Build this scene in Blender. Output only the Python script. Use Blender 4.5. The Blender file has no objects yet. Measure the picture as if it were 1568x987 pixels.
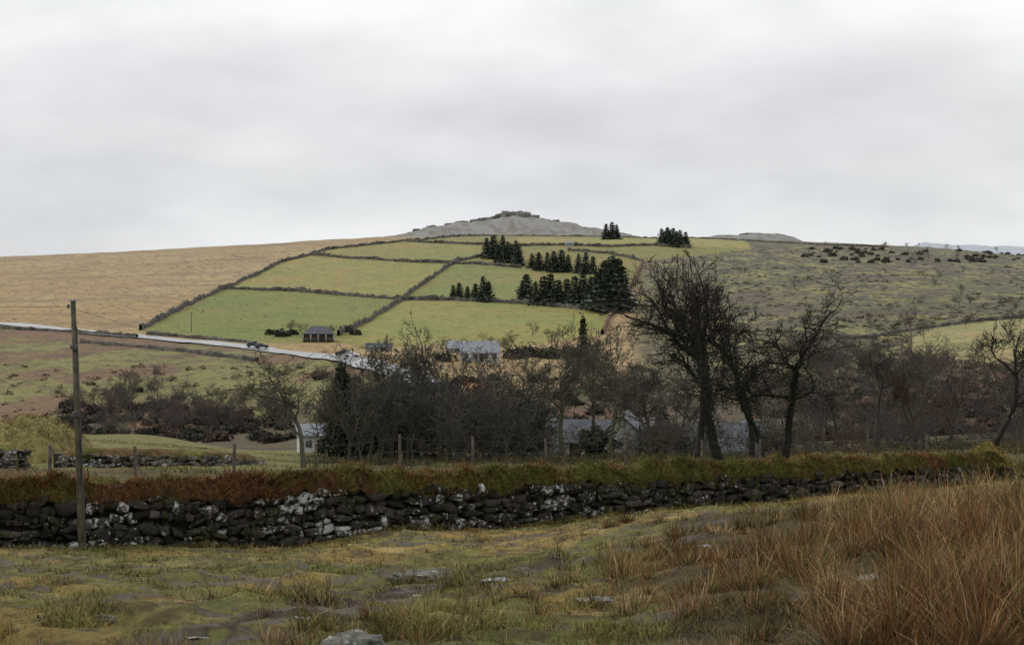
import bpy, bmesh, math, random
import numpy as np
from mathutils import Vector
random.seed(3)
RNG=np.random.default_rng(7)
F0=2154.0
scene=bpy.context.scene
# ---------------------------------------------------------------- helpers
PERM=np.random.default_rng(11).permutation(4096).astype(np.int64)
VAL=np.random.default_rng(12).random(4096)
def vnoise(x,y,s=0):
    xi=np.floor(x).astype(np.int64); yi=np.floor(y).astype(np.int64)
    fx=x-xi; fy=y-yi
    fx=fx*fx*(3-2*fx); fy=fy*fy*(3-2*fy)
    def h(a,b): return VAL[PERM[(PERM[(a+s*37)&4095]+b)&4095]]
    return (h(xi,yi)*(1-fx)+h(xi+1,yi)*fx)*(1-fy)+(h(xi,yi+1)*(1-fx)+h(xi+1,yi+1)*fx)*fy
def fbm(x,y,s=0,o=4):
    t=0;a=.5;n=0
    for i in range(o):
        t=t+a*vnoise(x,y,s+i*5); n+=a; a*=.5; x=x*2.03+13.7; y=y*2.03+7.1
    return t/n
def ss(a,b,x):
    t=np.clip((x-a)/(b-a),0,1); return t*t*(3-2*t)
def mix(a,b,m):
    a=np.asarray(a,float); b=np.asarray(b,float); m=np.asarray(m)[...,None]
    return a*(1-m)+b*m
def nrm(v): return v/(np.linalg.norm(v,axis=-1,keepdims=True)+1e-9)

def mk(name,V,F,mat,col=None,smooth=False,parent=None,alpha=None):
    V=np.asarray(V,np.float32); me=bpy.data.meshes.new(name)
    Fs=F if isinstance(F,list) else [F]
    Fs=[np.asarray(f,np.int32) for f in Fs if len(f)]
    me.vertices.add(len(V)); me.vertices.foreach_set('co',V.ravel())
    loops=np.concatenate([f.ravel() for f in Fs])
    tot=np.concatenate([np.full(len(f),f.shape[1],np.int32) for f in Fs])
    st=np.concatenate([[0],np.cumsum(tot)[:-1]]).astype(np.int32)
    me.loops.add(len(loops)); me.loops.foreach_set('vertex_index',loops)
    me.polygons.add(len(tot)); me.polygons.foreach_set('loop_start',st)
    if smooth: me.polygons.foreach_set('use_smooth',np.ones(len(tot),bool))
    me.update(calc_edges=True)
    if col is not None:
        a=me.color_attributes.new('Col','FLOAT_COLOR','POINT')
        c=np.ones((len(V),4),np.float32); c[:,:3]=col
        if alpha is not None: c[:,3]=alpha
        a.data.foreach_set('color',c.ravel())
    if mat: me.materials.append(mat)
    o=bpy.data.objects.new(name,me); scene.collection.objects.link(o)
    if parent: o.parent=parent
    return o
def empty(name,loc,rz=0):
    o=bpy.data.objects.new(name,None); o.location=loc; o.rotation_euler=(0,0,rz); scene.collection.objects.link(o); return o

# ---------------------------------------------------------------- materials
def newmat(name,rough=.9,spec=.3):
    m=bpy.data.materials.new(name); m.use_nodes=True
    nt=m.node_tree; b=nt.nodes['Principled BSDF']
    b.inputs['Roughness'].default_value=rough
    b.inputs['Specular IOR Level'].default_value=spec
    return m,nt,b
def noise(nt,scale,detail=5,rough=.6,coord=None):
    n=nt.nodes.new('ShaderNodeTexNoise'); n.inputs['Scale'].default_value=scale
    n.inputs['Detail'].default_value=detail; n.inputs['Roughness'].default_value=rough
    if coord is None:
        g=nt.nodes.new('ShaderNodeNewGeometry'); coord=g.outputs['Position']
    nt.links.new(coord,n.inputs['Vector']); return n.outputs['Fac']
def ramp(nt,src,stops):
    r=nt.nodes.new('ShaderNodeValToRGB'); e=r.color_ramp.elements
    while len(e)<len(stops): e.new(.5)
    for i,(p,c) in enumerate(stops):
        e[i].position=p; e[i].color=(c[0],c[1],c[2],1) if hasattr(c,'__len__') else (c,c,c,1)
    nt.links.new(src,r.inputs['Fac']); return r.outputs['Color']
def mixc(nt,a,b,fac,mode='MIX'):
    n=nt.nodes.new('ShaderNodeMix'); n.data_type='RGBA'; n.blend_type=mode
    for s,v in ((n.inputs[0],fac),(n.inputs[6],a),(n.inputs[7],b)):
        if isinstance(v,(int,float)): s.default_value=v
        elif isinstance(v,tuple): s.default_value=(*v,1)
        else: nt.links.new(v,s)
    return n.outputs[2]
def bump(nt,b,src,strength,dist):
    n=nt.nodes.new('ShaderNodeBump'); n.inputs['Strength'].default_value=strength; n.inputs['Distance'].default_value=dist
    nt.links.new(src,n.inputs['Height']); nt.links.new(n.outputs['Normal'],b.inputs['Normal'])
def vcolmat(name,rough=.9,nscale=None,lo=.7,hi=1.3,trans=0,spec=.2):
    m,nt,b=newmat(name,rough,spec)
    a=nt.nodes.new('ShaderNodeVertexColor'); a.layer_name='Col'
    c=a.outputs['Color']
    if nscale:
        f=ramp(nt,noise(nt,nscale),[(.3,lo),(.7,hi)])
        c=mixc(nt,c,f,1.0,'MULTIPLY')
    nt.links.new(c,b.inputs['Base Color'])
    return m
def plain(name,c1,c2,scale,rough=.85,spec=.3,bmp=0,bd=.02,metal=0):
    m,nt,b=newmat(name,rough,spec)
    n=noise(nt,scale)
    nt.links.new(ramp(nt,n,[(.35,c1),(.68,c2)]),b.inputs['Base Color'])
    b.inputs['Metallic'].default_value=metal
    if bmp: bump(nt,b,n,bmp,bd)
    return m

M_bark=vcolmat('bark',.95,9,.6,1.4)
M_leaf=vcolmat('foliage',.85,1.2,.65,1.35,spec=.1)
M_blade=vcolmat('grass_blade',.85,2.5,.75,1.25,spec=.08)
M_roadside=plain('asphalt_wet',(.18,.185,.195),(.26,.265,.28),.4,rough=.28,spec=.9)
M_slate=plain('slate',(.045,.05,.06),(.10,.108,.125),1.5,.62,.35,.3)
M_slate2=plain('sheet_roof',(.15,.175,.20),(.23,.255,.275),.8,.5,.5)
M_white=plain('whitewash',(.45,.45,.42),(.62,.62,.59),1.2,.85,.2)
M_greywall=plain('rendered_wall',(.22,.22,.21),(.32,.32,.30),1.2,.9)
M_glass=plain('window_glass',(.02,.025,.03),(.05,.055,.06),1,.08,.6)
M_dark=plain('dark_timber',(.02,.018,.015),(.04,.035,.03),3,.9)
M_wood=plain('weathered_wood',(.045,.038,.03),(.12,.10,.075),7,.9,.2,.4,.01)
M_post=plain('pole_timber',(.05,.047,.03),(.13,.115,.075),5,.9,.2,.4,.01)
M_wire=plain('wire',(.04,.04,.04),(.09,.09,.09),3,.6)
M_pot=plain('terracotta',(.30,.12,.06),(.36,.16,.08),4,.8)
M_tyre=plain('tyre',(.015,.015,.015),(.03,.03,.03),5,.8)
M_carD=plain('car_paint_dark',(.02,.025,.04),(.03,.035,.05),1,.25,.6)
M_carW=plain('car_paint_white',(.6,.6,.6),(.7,.7,.7),1,.25,.6)
def rockmat(name,a,b_,l,lt=.6,sc=5):
    m,nt,b=newmat(name,.9,.25)
    n=noise(nt,sc,8,.65); c=ramp(nt,n,[(.35,a),(.65,b_)])
    n2=noise(nt,sc*1.9,4,.55)
    f=ramp(nt,n2,[(lt,0.0),(lt+.05,1.0)])
    c=mixc(nt,c,l,f)
    nt.links.new(c,b.inputs['Base Color']); bump(nt,b,n,.6,.04); return m
M_rock=rockmat('granite',(.06,.06,.05),(.17,.165,.14),(.38,.38,.35),.60,9)
M_tor=rockmat('tor_granite',(.12,.12,.115),(.23,.225,.215),(.27,.27,.26),.6,.25)
def wallstone():
    m,nt,b=newmat('wall_stone',.88,.25)
    a=nt.nodes.new('ShaderNodeVertexColor'); a.layer_name='Col'
    n=noise(nt,9,8,.7)
    c=mixc(nt,a.outputs['Color'],ramp(nt,n,[(.3,.35),(.7,1.8)]),1.0,'MULTIPLY')
    moss=ramp(nt,noise(nt,1.3,5,.65),[(.51,0.0),(.61,.8)])
    c=mixc(nt,c,(.036,.040,.012),moss)
    s=nt.nodes.new('ShaderNodeMath'); s.operation='ADD'
    n3=noise(nt,9.5,6,.65); nt.links.new(n3,s.inputs[0])
    s2=nt.nodes.new('ShaderNodeMath'); s2.operation='MULTIPLY'; s2.inputs[1].default_value=.25
    nt.links.new(a.outputs['Alpha'],s2.inputs[0]); nt.links.new(s2.outputs[0],s.inputs[1])
    l=ramp(nt,s.outputs[0],[(.69,0.0),(.74,1.0)])
    c=mixc(nt,c,(.46,.46,.44),l)
    nt.links.new(c,b.inputs['Base Color']); bump(nt,b,n,.9,.05); return m
M_wall=wallstone()
M_fieldwall=vcolmat('field_wall_stone',.9,.5,.5,1.6)

# ---------------------------------------------------------------- terrain
DS=[7,10,14,20,28,34,42,50,60,80,110,150,200,260,320,400,500,620,800,1000,1150,1400,1800,2500,6000]
TB={
-300:[1010,935,892,858,832,790,752,730,712,696,672,668,700,672,625,560,498,470,435,408,401,410,420,430,440],
0:[1010,935,890,857,835,803,765,740,716,700,672,668,700,672,625,560,500,468,430,400,393,402,412,425,440],
200:[1010,935,893,862,841,812,768,740,716,700,680,664,692,668,617,548,500,465,425,391,384,394,408,425,440],
400:[1010,935,895,862,842,824,775,745,718,706,695,690,700,665,600,545,510,476,424,380,373,383,400,420,440],
600:[1010,935,892,855,828,812,775,745,722,712,700,690,680,635,572,540,510,474,418,370,363,372,395,420,440],
784:[1005,930,880,845,820,805,772,745,722,710,700,688,665,620,580,545,508,473,415,367,362,370,395,420,440],
1000:[1000,910,850,812,793,787,768,735,715,705,697,685,655,615,580,545,508,470,413,367,364,372,395,420,440],
1200:[985,890,825,787,775,772,758,730,708,700,695,680,655,610,570,530,495,460,410,374,369,378,395,420,440],
1400:[970,865,802,772,766,762,748,725,698,690,685,672,640,595,555,520,485,450,408,382,377,386,400,420,440],
1568:[960,850,792,764,753,747,735,715,695,685,678,665,635,590,550,515,480,450,416,396,390,398,408,420,440],
1900:[960,845,788,760,750,745,735,715,695,685,678,665,635,590,550,515,480,452,422,404,400,408,418,425,440]}
def pchip(x,y,xq):
    h=np.diff(x); d=np.diff(y,axis=0)/h[:,None]
    m=np.zeros_like(y); m[0]=d[0]; m[-1]=d[-1]
    same=(d[:-1]*d[1:])>0
    with np.errstate(divide='ignore',invalid='ignore'):
        hm=2*d[:-1]*d[1:]/(d[:-1]+d[1:])
    m[1:-1]=np.where(same,hm,0)
    i=np.clip(np.searchsorted(x,xq)-1,0,len(x)-2)
    t=((xq-x[i])/h[i])[:,None]; hh=h[i][:,None]
    return (2*t**3-3*t**2+1)*y[i]+(t**3-2*t**2+t)*hh*m[i]+(-2*t**3+3*t**2)*y[i+1]+(t**3-t**2)*hh*m[i+1]
cols=np.array(sorted(TB),float); tab=np.array([TB[int(c)] for c in cols],float).T
LG=np.linspace(math.log(7),math.log(6000),500); CG=np.linspace(-300,1900,300)
tab=pchip(np.log(np.array(DS,float)),tab,LG); tab=pchip(cols,tab.T.copy(),CG).T
def lookup(D,px):
    a=np.clip((np.log(np.clip(D,7,5999))-LG[0])/(LG[1]-LG[0]),0,498.999); b=np.clip((px+300)/(CG[1]-CG[0]),0,298.999)
    i=a.astype(int); j=b.astype(int); fa=a-i; fb=b-j
    return (tab[i,j]*(1-fb)+tab[i,j+1]*fb)*(1-fa)+(tab[i+1,j]*(1-fb)+tab[i+1,j+1]*fb)*fa
TORX=[520,560,600,650,700,740,765,790,815,850,880,920,960,1000,1050]
TORY=[387,375,363,352,343,339,335,334,336,341,346,355,363,372,387]
T2X=[1040,1080,1110,1150,1190,1215,1260]; T2Y=[380,366,361,358,361,367,385]
T3X=[1300,1380,1415,1450,1500,1568,1700,1900]; T3Y=[400,384,373,375,377,379,385,390]
PUD=[]
def polar(X,Y):
    r=np.hypot(X,Y); a=np.arctan2(X,Y); ac=np.clip(a,-.47,.47)
    return r,a,r*np.cos(ac),784+F0*np.tan(ac)
def H(X,Y,fine=True):
    X=np.asarray(X,float); Y=np.asarray(Y,float)
    r,a,D,px=polar(X,Y)
    z=(493-lookup(D,px))/F0*np.maximum(D,7)
    z=np.where(D<7,-1.6+(z+1.6)*(D/7),z)
    for TX,TY,dc,sg in ((TORX,TORY,1550,170),(T2X,T2Y,1500,120),(T3X,T3Y,3300,500)):
        zt=(493-np.interp(px,TX,TY,left=470,right=470))/F0*dc
        z=z+np.maximum(zt-z,0)*np.exp(-((D-dc)/sg)**2)
    nb=fbm(X*.45,Y*.45,3)-.5; nb2=fbm(X*2.2,Y*2.2,9)-.5
    z=z+(nb*.28+nb2*.20)*ss(2,8,D)*(1-ss(50,90,D))
    z=z+(fbm(X/28,Y/28,21)-.5)*2.2*ss(90,300,D)*(1-ss(1000,1300,D)*.3)
    z=z+(fbm(X/30,Y/30,22,5)-.5)*9*ss(1250,1450,D)
    zc=-1.6+.02*np.minimum(D,600); w=ss(.5,1.4,np.abs(a))
    z=z*(1-w)+zc*w
    for (x0,y0,z0,rr) in PUD:
        w=1-ss(rr*.8,rr*1.8,np.hypot(X-x0,Y-y0)); z=z*(1-w)+(z0-.03)*w
    return z
def P(px,py,lo=150,hi=1300,n=500):
    D=np.geomspace(lo,hi,n); u=(px-784)/F0
    row=493-H(u*D,D)/D*F0
    k=np.where(row<=py)[0]
    i=k[0] if len(k) else int(np.argmin(row))
    return np.array([u*D[i],D[i],H(np.array([u*D[i]]),np.array([D[i]]))[0]])
def G(px,D):
    u=(px-784)/F0; return np.array([u*D,D,float(H(np.array([u*D]),np.array([D]))[0])])
def topz(py,D): return (493-py)/F0*D

PUDL=[(1425,820,.10),(1342,880,.11),(918,912,.09),(455,940,.07),(1088,833,.09),(760,884,.07),(1355,868,.06),(905,860,.08),(640,908,.05),(300,968,.05)]
pp=[(P(a,b,5,30),r) for a,b,r in PUDL]
for q,r in pp: PUD.append((q[0],q[1],q[2]-.02,r))

def denseline(pts,lo=150,hi=1300,step=12):
    out=[]
    for (a,b),(c,d) in zip(pts[:-1],pts[1:]):
        n=max(1,int(math.hypot(c-a,d-b)/step))
        for i in range(n): out.append(P(a+(c-a)*i/n,b+(d-b)*i/n,lo,hi))
    out.append(P(*pts[-1],lo,hi)); return np.array(out)
def inpoly(X,Y,poly):
    r=np.zeros(X.shape,bool); j=len(poly)-1
    for i in range(len(poly)):
        xi,yi=poly[i][:2]; xj,yj=poly[j][:2]
        if yi!=yj:
            c=((yi>Y)!=(yj>Y))&(X<(xj-xi)*(Y-yi)/(yj-yi)+xi); r^=c
        j=i
    return r
def distline(X,Y,L):
    d=np.full(X.shape,1e9)
    for p,q in zip(L[:-1],L[1:]):
        vx,vy=q[0]-p[0],q[1]-p[1]; t=np.clip(((X-p[0])*vx+(Y-p[1])*vy)/(vx*vx+vy*vy+1e-9),0,1)
        d=np.minimum(d,np.hypot(X-p[0]-t*vx,Y-p[1]-t*vy))
    return d
ROADP=[(-160,484),(0,495),(100,505),(200,515),(300,523),(400,534),(480,543),(540,550),(585,560),(622,572),(650,588)]
ROAD=denseline(ROADP,240,700,25)
for _ in range(6): ROAD[1:-1]=(ROAD[:-2]+2*ROAD[1:-1]+ROAD[2:])/4
road_px=784+ROAD[:,0]/ROAD[:,1]*F0
o=np.argsort(road_px); road_px=road_px[o]; road_D=ROAD[o,1]
PATH=denseline([(1060,826),(1000,834),(930,850),(860,862),(770,880),(700,893),(620,908),(540,925),(470,938),(400,955),(320,972),(240,985),(180,1000)],5,32,40)
FIELDS=[([(218,508),(262,481),(345,442),(430,402),(478,390),(500,382),(560,376),(622,369),(700,362),(740,361),(830,361),(1000,363),(1060,363),(1140,368),(1150,382),(1060,392),(985,400),(975,425),(952,460),(932,490),(920,512),(800,530),(640,528),(560,535),(515,524),(400,525),(300,515)],(.20,.195,.05)),
([(222,506),(262,481),(345,443),(450,447),(612,460),(565,490),(515,517),(400,524)],(.170,.195,.045)),
([(362,438),(430,403),(478,392),(560,398),(690,405),(650,435),(617,459),(540,452),(450,446)],(.245,.235,.062)),
([(480,391),(500,383),(622,370),(748,376),(742,391),(697,403),(600,399)],(.225,.22,.058)),
([(642,456),(680,425),(700,405),(800,410),(830,440),(935,470),(935,478),(830,468),(765,462)],(.18,.205,.05)),
([(530,522),(570,490),(617,461),(765,464),(830,469),(935,479),(922,510),(800,530),(640,528)],(.225,.235,.058)),
([(790,364),(925,364),(1000,365),(1060,364),(1140,370),(1150,380),(1000,377),(900,376),(800,376)],(.27,.26,.07)),
([(1390,520),(1430,503),(1500,494),(1600,484),(1700,480),(1700,560),(1568,556),(1470,552),(1400,545)],(.27,.255,.105))]
FW=[(denseline(p+[p[0]],150,1200,30),c) for p,c in FIELDS]

def cover(X,Y):
    r,a,D,px=polar(X,Y)
    jx=(fbm(X/9,Y/9,71)-.5); n1=fbm(X/34,Y/34,31); n2=fbm(X/9,Y/9,32); n3=fbm(X/2.5,Y/2.5,33)
    g=fbm(X*.35,Y*.35,41); g2=fbm(X*1.6,Y*1.6,42); g3=fbm(X*6,Y*6,43)
    c=mix((.29,.205,.062),(.15,.15,.042),ss(.38,.56,g))
    c=mix(c,(.38,.29,.12),ss(.54,.74,g2)*.6); c=mix(c,(.08,.055,.028),ss(.53,.65,g3)*.7)
    c=mix(c,(.075,.055,.028),ss(.5,.8,ss(900,1150,px)*(1-ss(20,30,D))+g2*.3)*.85)
    near=D<40
    d=np.full(X.shape,1e9); d[near]=distline(X[near],Y[near],PATH)
    wv=np.clip(.24+.7*(g-.4)+1.1*(g2-.5),.02,.5)
    m=(1-ss(wv*.5,wv+.03,d))*ss(.30,.42,fbm(X*3.1,Y*3.1,47))
    patch=ss(.56,.62,fbm(X*.7,Y*2.0,55))*(D<32)*ss(7,9,D)*.8*(g3>.45)
    m=np.maximum(m,patch)
    c=mix(c,mix((.036,.026,.020),(.10,.07,.048),g3),m); wet=m*ss(.4,.6,g3)
    beh=mix((.06,.062,.022),(.12,.11,.036),n3); beh=mix(beh,(.10,.055,.028),ss(.5,.62,n2)*.6)
    c=mix(c,beh,ss(36,44,D))
    pale=mix((.19,.165,.058),(.12,.125,.042),n2)
    c=mix(c,pale,ss(56,64,D+jx*8)*ss(-60,40,px)*(1-ss(430,500,px)))
    scr=mix((.075,.052,.042),(.12,.10,.05),n2); scr=mix(scr,(.15,.068,.038),ss(.55,.68,n1)*.7)
    c=mix(c,scr,ss(150,185,D+jx*30))
    c=mix(c,mix((.06,.052,.032),(.10,.088,.038),n3),ss(56,64,D)*ss(1180,1230,px)*(1-ss(150,190,D)))
    sl=mix((.22,.19,.07),(.15,.155,.052),n2); sl=mix(sl,(.17,.095,.06),ss(.49,.58,n1+jx*.2)*.85)
    sl=mix(sl,(.08,.06,.042),ss(.52,.63,n3)*.6)
    c=mix(c,sl,ss(262,300,D+jx*70)*(1-ss(600,660,px)))
    gd=mix((.07,.07,.035),(.11,.10,.05),n2)
    c=mix(c,gd,ss(240,280,D)*ss(600,660,px)*(1-ss(930,980,px)))
    mr=mix((.165,.150,.058),(.10,.097,.048),ss(.4,.6,n2)); mr=mix(mr,(.13,.088,.058),ss(.48,.60,n1)*.7); mr=mix(mr,(.25,.225,.08),ss(.55,.65,fbm(X/16,Y/16,66))*.8)
    mr=mix(mr,(.055,.05,.036),ss(.46,.56,n3)*.8)
    c=mix(c,mr,ss(270,330,D+jx*40)*ss(925,975,px))
    rd=np.interp(px,road_px,road_D)
    ml=mix((.38,.262,.115),(.30,.205,.095),n2); ml=mix(ml,(.39,.30,.15),ss(.45,.65,n1)*.6)
    ml=mix(ml,(.19,.13,.072),ss(.50,.62,n3)*.65)
    ml=mix(ml,(.20,.145,.08),ss(.57,.67,fbm(X/60,Y/14,68))*.6)
    left=(D>rd-2)*(1-ss(950,1000,px))
    c=mix(c,ml,left)
    for poly,fc in FW:
        ins=inpoly(X,Y,poly)
        if ins.any():
            fcv=mix(np.array(fc)*.82,np.array(fc)*1.12,n2); fcv=mix(fcv,np.array(fc)*np.array([1.2,.97,1.1]),ss(.42,.62,n1)*.7)
            fcv=mix(fcv,np.array(fc)*.68,ss(.54,.67,n3)*.65)
            c[ins]=fcv[ins]
    t=mix((.135,.12,.085),(.215,.21,.195),ss(.42,.54,fbm(X/7,Y/7,81,5)))
    c=mix(c,t,ss(1230,1330,D))
    c=mix(c,(.27,.275,.28),(1-np.exp(-np.clip(D-250,0,9e9)/4500)))  # aerial haze painted into the ground colour, growing with distance
    c=mix(c,(.40,.43,.47),ss(2300,2700,D))  # farthest ridge gets a pale blue haze tint in its colour
    return c,wet

az=np.concatenate([np.linspace(-math.pi,-.45,30)[:-1],np.linspace(-.45,.45,600),np.linspace(.45,math.pi,30)[1:]])
rr=np.concatenate([np.geomspace(.05,5,16)[:-1],np.geomspace(5,45,230)[:-1],np.geomspace(45,230,110)[:-1],np.geomspace(230,1250,260)[:-1],np.geomspace(1250,6000,80)])
A,R=np.meshgrid(az,rr); X=R*np.sin(A); Y=R*np.cos(A); Z=H(X,Y)
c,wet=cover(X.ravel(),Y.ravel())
nr,na=X.shape; idx=np.arange(nr*na).reshape(nr,na)
Fq=np.stack([idx[:-1,:-1],idx[:-1,1:],idx[1:,1:],idx[1:,:-1]],-1).reshape(-1,4)[:,::-1]
def terrmat():
    m,nt,b=newmat('moorland_ground',.9,.2)
    a=nt.nodes.new('ShaderNodeVertexColor'); a.layer_name='Col'
    c=a.outputs['Color']
    c=mixc(nt,c,ramp(nt,noise(nt,.9,8,.7),[(.3,.60),(.7,1.40)]),1.0,'MULTIPLY')
    c=mixc(nt,c,ramp(nt,noise(nt,14,6,.7),[(.3,.6),(.7,1.4)]),1.0,'MULTIPLY')
    nt.links.new(c,b.inputs['Base Color'])
    r=ramp(nt,a.outputs['Alpha'],[(0,.92),(1,.40)]); nt.links.new(r,b.inputs['Roughness'])
    bump(nt,b,noise(nt,9,8,.75),1.0,.08); return m
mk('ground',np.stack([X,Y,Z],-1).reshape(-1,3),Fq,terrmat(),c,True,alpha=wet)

# ---------------------------------------------------------------- puddles
M_water,nt,b=newmat('puddle_water',.06,.5); b.inputs['Base Color'].default_value=(.05,.045,.035,1)
bump(nt,b,noise(nt,20),.05,.01)
for (x0,y0,z0,rr_) in PUD:
    n=48; th=np.linspace(0,2*math.pi,n,endpoint=False)
    rad=rr_*(1.2+2.2*(fbm(np.cos(th)*2.5+x0,np.sin(th)*2.5+y0,5)-.5))
    V=[(x0,y0,z0)]+[(x0+math.cos(t)*q*1.5,y0+math.sin(t)*q,z0) for t,q in zip(th,rad)]
    mk('puddle',V,np.array([(0,1+i,1+(i+1)%n) for i in range(n)]),M_water)

# ---------------------------------------------------------------- road
def ribbon(name,L,w,off,mat,side=0,n=6):
    t=nrm(np.gradient(L[:,:2],axis=0)); nn=np.stack([-t[:,1],t[:,0]],-1)
    s=np.linspace(-w/2,w/2,n)+side
    XY=L[:,None,:2]+nn[:,None]*s[None,:,None]
    z=H(XY[...,0],XY[...,1])
    zc=H(L[:,0],L[:,1])
    z=np.maximum(z*.5+zc[:,None]*.5,z)+off
    V=np.concatenate([XY,z[...,None]],-1).reshape(-1,3); k=len(L); ix=np.arange(k*n).reshape(k,n)
    Fq=np.stack([ix[:-1,:-1],ix[:-1,1:],ix[1:,1:],ix[1:,:-1]],-1).reshape(-1,4)
    return mk(name,V,Fq,mat,smooth=True)
def resample(L,step):
    d=np.concatenate([[0],np.cumsum(np.hypot(*np.diff(L[:,:2],axis=0).T))]); s=np.arange(0,d[-1],step)
    out=np.stack([np.interp(s,d,L[:,0]),np.interp(s,d,L[:,1])],-1); return np.c_[out,H(out[:,0],out[:,1])]
RL=resample(ROAD,3)
ribbon('road',RL,10.0,.28,M_roadside)
M_line=plain('road_marking_paint',(.6,.6,.58),(.75,.75,.73),2,.6)
ribbon('road_marking',RL,.2,.30,M_line,4.5,2); ribbon('road_marking',RL,.2,.30,M_line,-4.5,2)

# ---------------------------------------------------------------- distant field walls
def fieldwall(name,pts,h=1.5,w=.9,col=(.075,.07,.055),lo=150,hi=1300,rough=.5):
    L=resample(denseline(pts,lo,hi,15),1.6)
    t=nrm(np.gradient(L[:,:2],axis=0)); nn=np.stack([-t[:,1],t[:,0]],-1)
    k=len(L); prof=[(-.5,-.4),(-.46,.6),(-.25,.98),(.25,1.0),(.46,.6),(.5,-.4)]
    V=[];C=[]; lng=.75+.6*vnoise(L[:,0]*.12,L[:,1]*.12,8)
    for (s,q) in prof:
        jit=lng*(1+rough*(vnoise(L[:,0]*.7+q*5,L[:,1]*.7,4)-.5)*1.8)
        hh=h*q*jit if q>0 else np.full(k,-1.0)
        V.append(np.c_[L[:,:2]+nn*(s*w)*(1+.5*RNG.random(k))[:,None],L[:,2]+hh])
        C.append(np.array(col)*(.5+1.1*RNG.random(k))[:,None])
    V=np.stack(V,1).reshape(-1,3); C=np.stack(C,1).reshape(-1,3); n=len(prof); ix=np.arange(k*n).reshape(k,n)
    Fq=np.stack([ix[:-1,:-1],ix[:-1,1:],ix[1:,1:],ix[1:,:-1]],-1).reshape(-1,4)
    return mk(name,V,Fq,M_fieldwall,C)
FWALLS=[[(215,506),(262,480),(300,461),(345,442),(385,424),(430,402),(478,390),(500,382),(560,376),(622,369),(700,362),(740,361)],
[(345,442),(450,446),(540,453),(615,459)],[(478,391),(560,397),(640,402),(692,404),(740,405),(800,410)],
[(622,370),(690,373),(748,375)],[(518,514),(570,488),(615,460),(640,440),(680,412),(697,402),(745,391)],
[(615,459),(700,460),(765,463),(830,468),(900,474),(935,478)],
[(740,361),(830,361),(925,362),(1000,363),(1060,363),(1140,368),(1240,374),(1360,378)],
[(790,377),(870,375),(925,378),(1000,376),(1060,380)],[(985,400),(975,425),(952,460),(932,490),(922,512)],
[(870,384),(930,388),(985,400)],[(1240,520),(1330,517),(1400,505),(1470,495),(1568,485),(1640,480)],
[(225,512),(300,518),(395,526)],[(125,525),(230,533),(300,541),(400,554)],[(-60,500),(100,508),(210,517)]]
for i,w in enumerate(FWALLS):
    fieldwall('field_wall',w,(1.0 if i in (6,) else 1.7) if i<10 else 1.0,1.0,(.080,.075,.062) if i!=8 else (.13,.08,.055))

# ---------------------------------------------------------------- drystone walls made of stones
bm=bmesh.new(); bmesh.ops.create_cube(bm,size=2); bmesh.ops.subdivide_edges(bm,edges=bm.edges[:],cuts=2,use_grid_fill=True)
SV=np.array([v.co[:] for v in bm.verts]); SF=np.array([[v.index for v in f.verts] for f in bm.faces]); bm.free()
SV=SV*.62+nrm(SV)*1.25*.38
def stones(C,half,T,N,col,alpha,jit=.10):
    n=len(C); L=SV[None]*(1+RNG.normal(0,jit,(n,len(SV),3)))
    sk=RNG.normal(0,.28,(n,4))
    L=L*half[:,None,:]
    lx0=L[...,0]*(1+sk[:,0,None]*L[...,2]/half[:,2,None]*.8); lz0=L[...,2]*(1+sk[:,1,None]*L[...,0]/half[:,0,None])
    a=RNG.normal(0,.22,n); ca,sa=np.cos(a)[:,None],np.sin(a)[:,None]
    lx=lx0*ca-lz0*sa; lz=lx0*sa+lz0*ca; ly=L[...,1]
    V=np.zeros_like(L); V[...,0]=C[:,None,0]+lx*T[:,None,0]+ly*N[:,None,0]; V[...,1]=C[:,None,1]+lx*T[:,None,1]+ly*N[:,None,1]; V[...,2]=C[:,None,2]+lz
    Fq=(SF[None]+(np.arange(n)*len(SV))[:,None,None]).reshape(-1,4)
    return V.reshape(-1,3),Fq,np.repeat(col,len(SV),0),np.repeat(alpha,len(SV))
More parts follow.
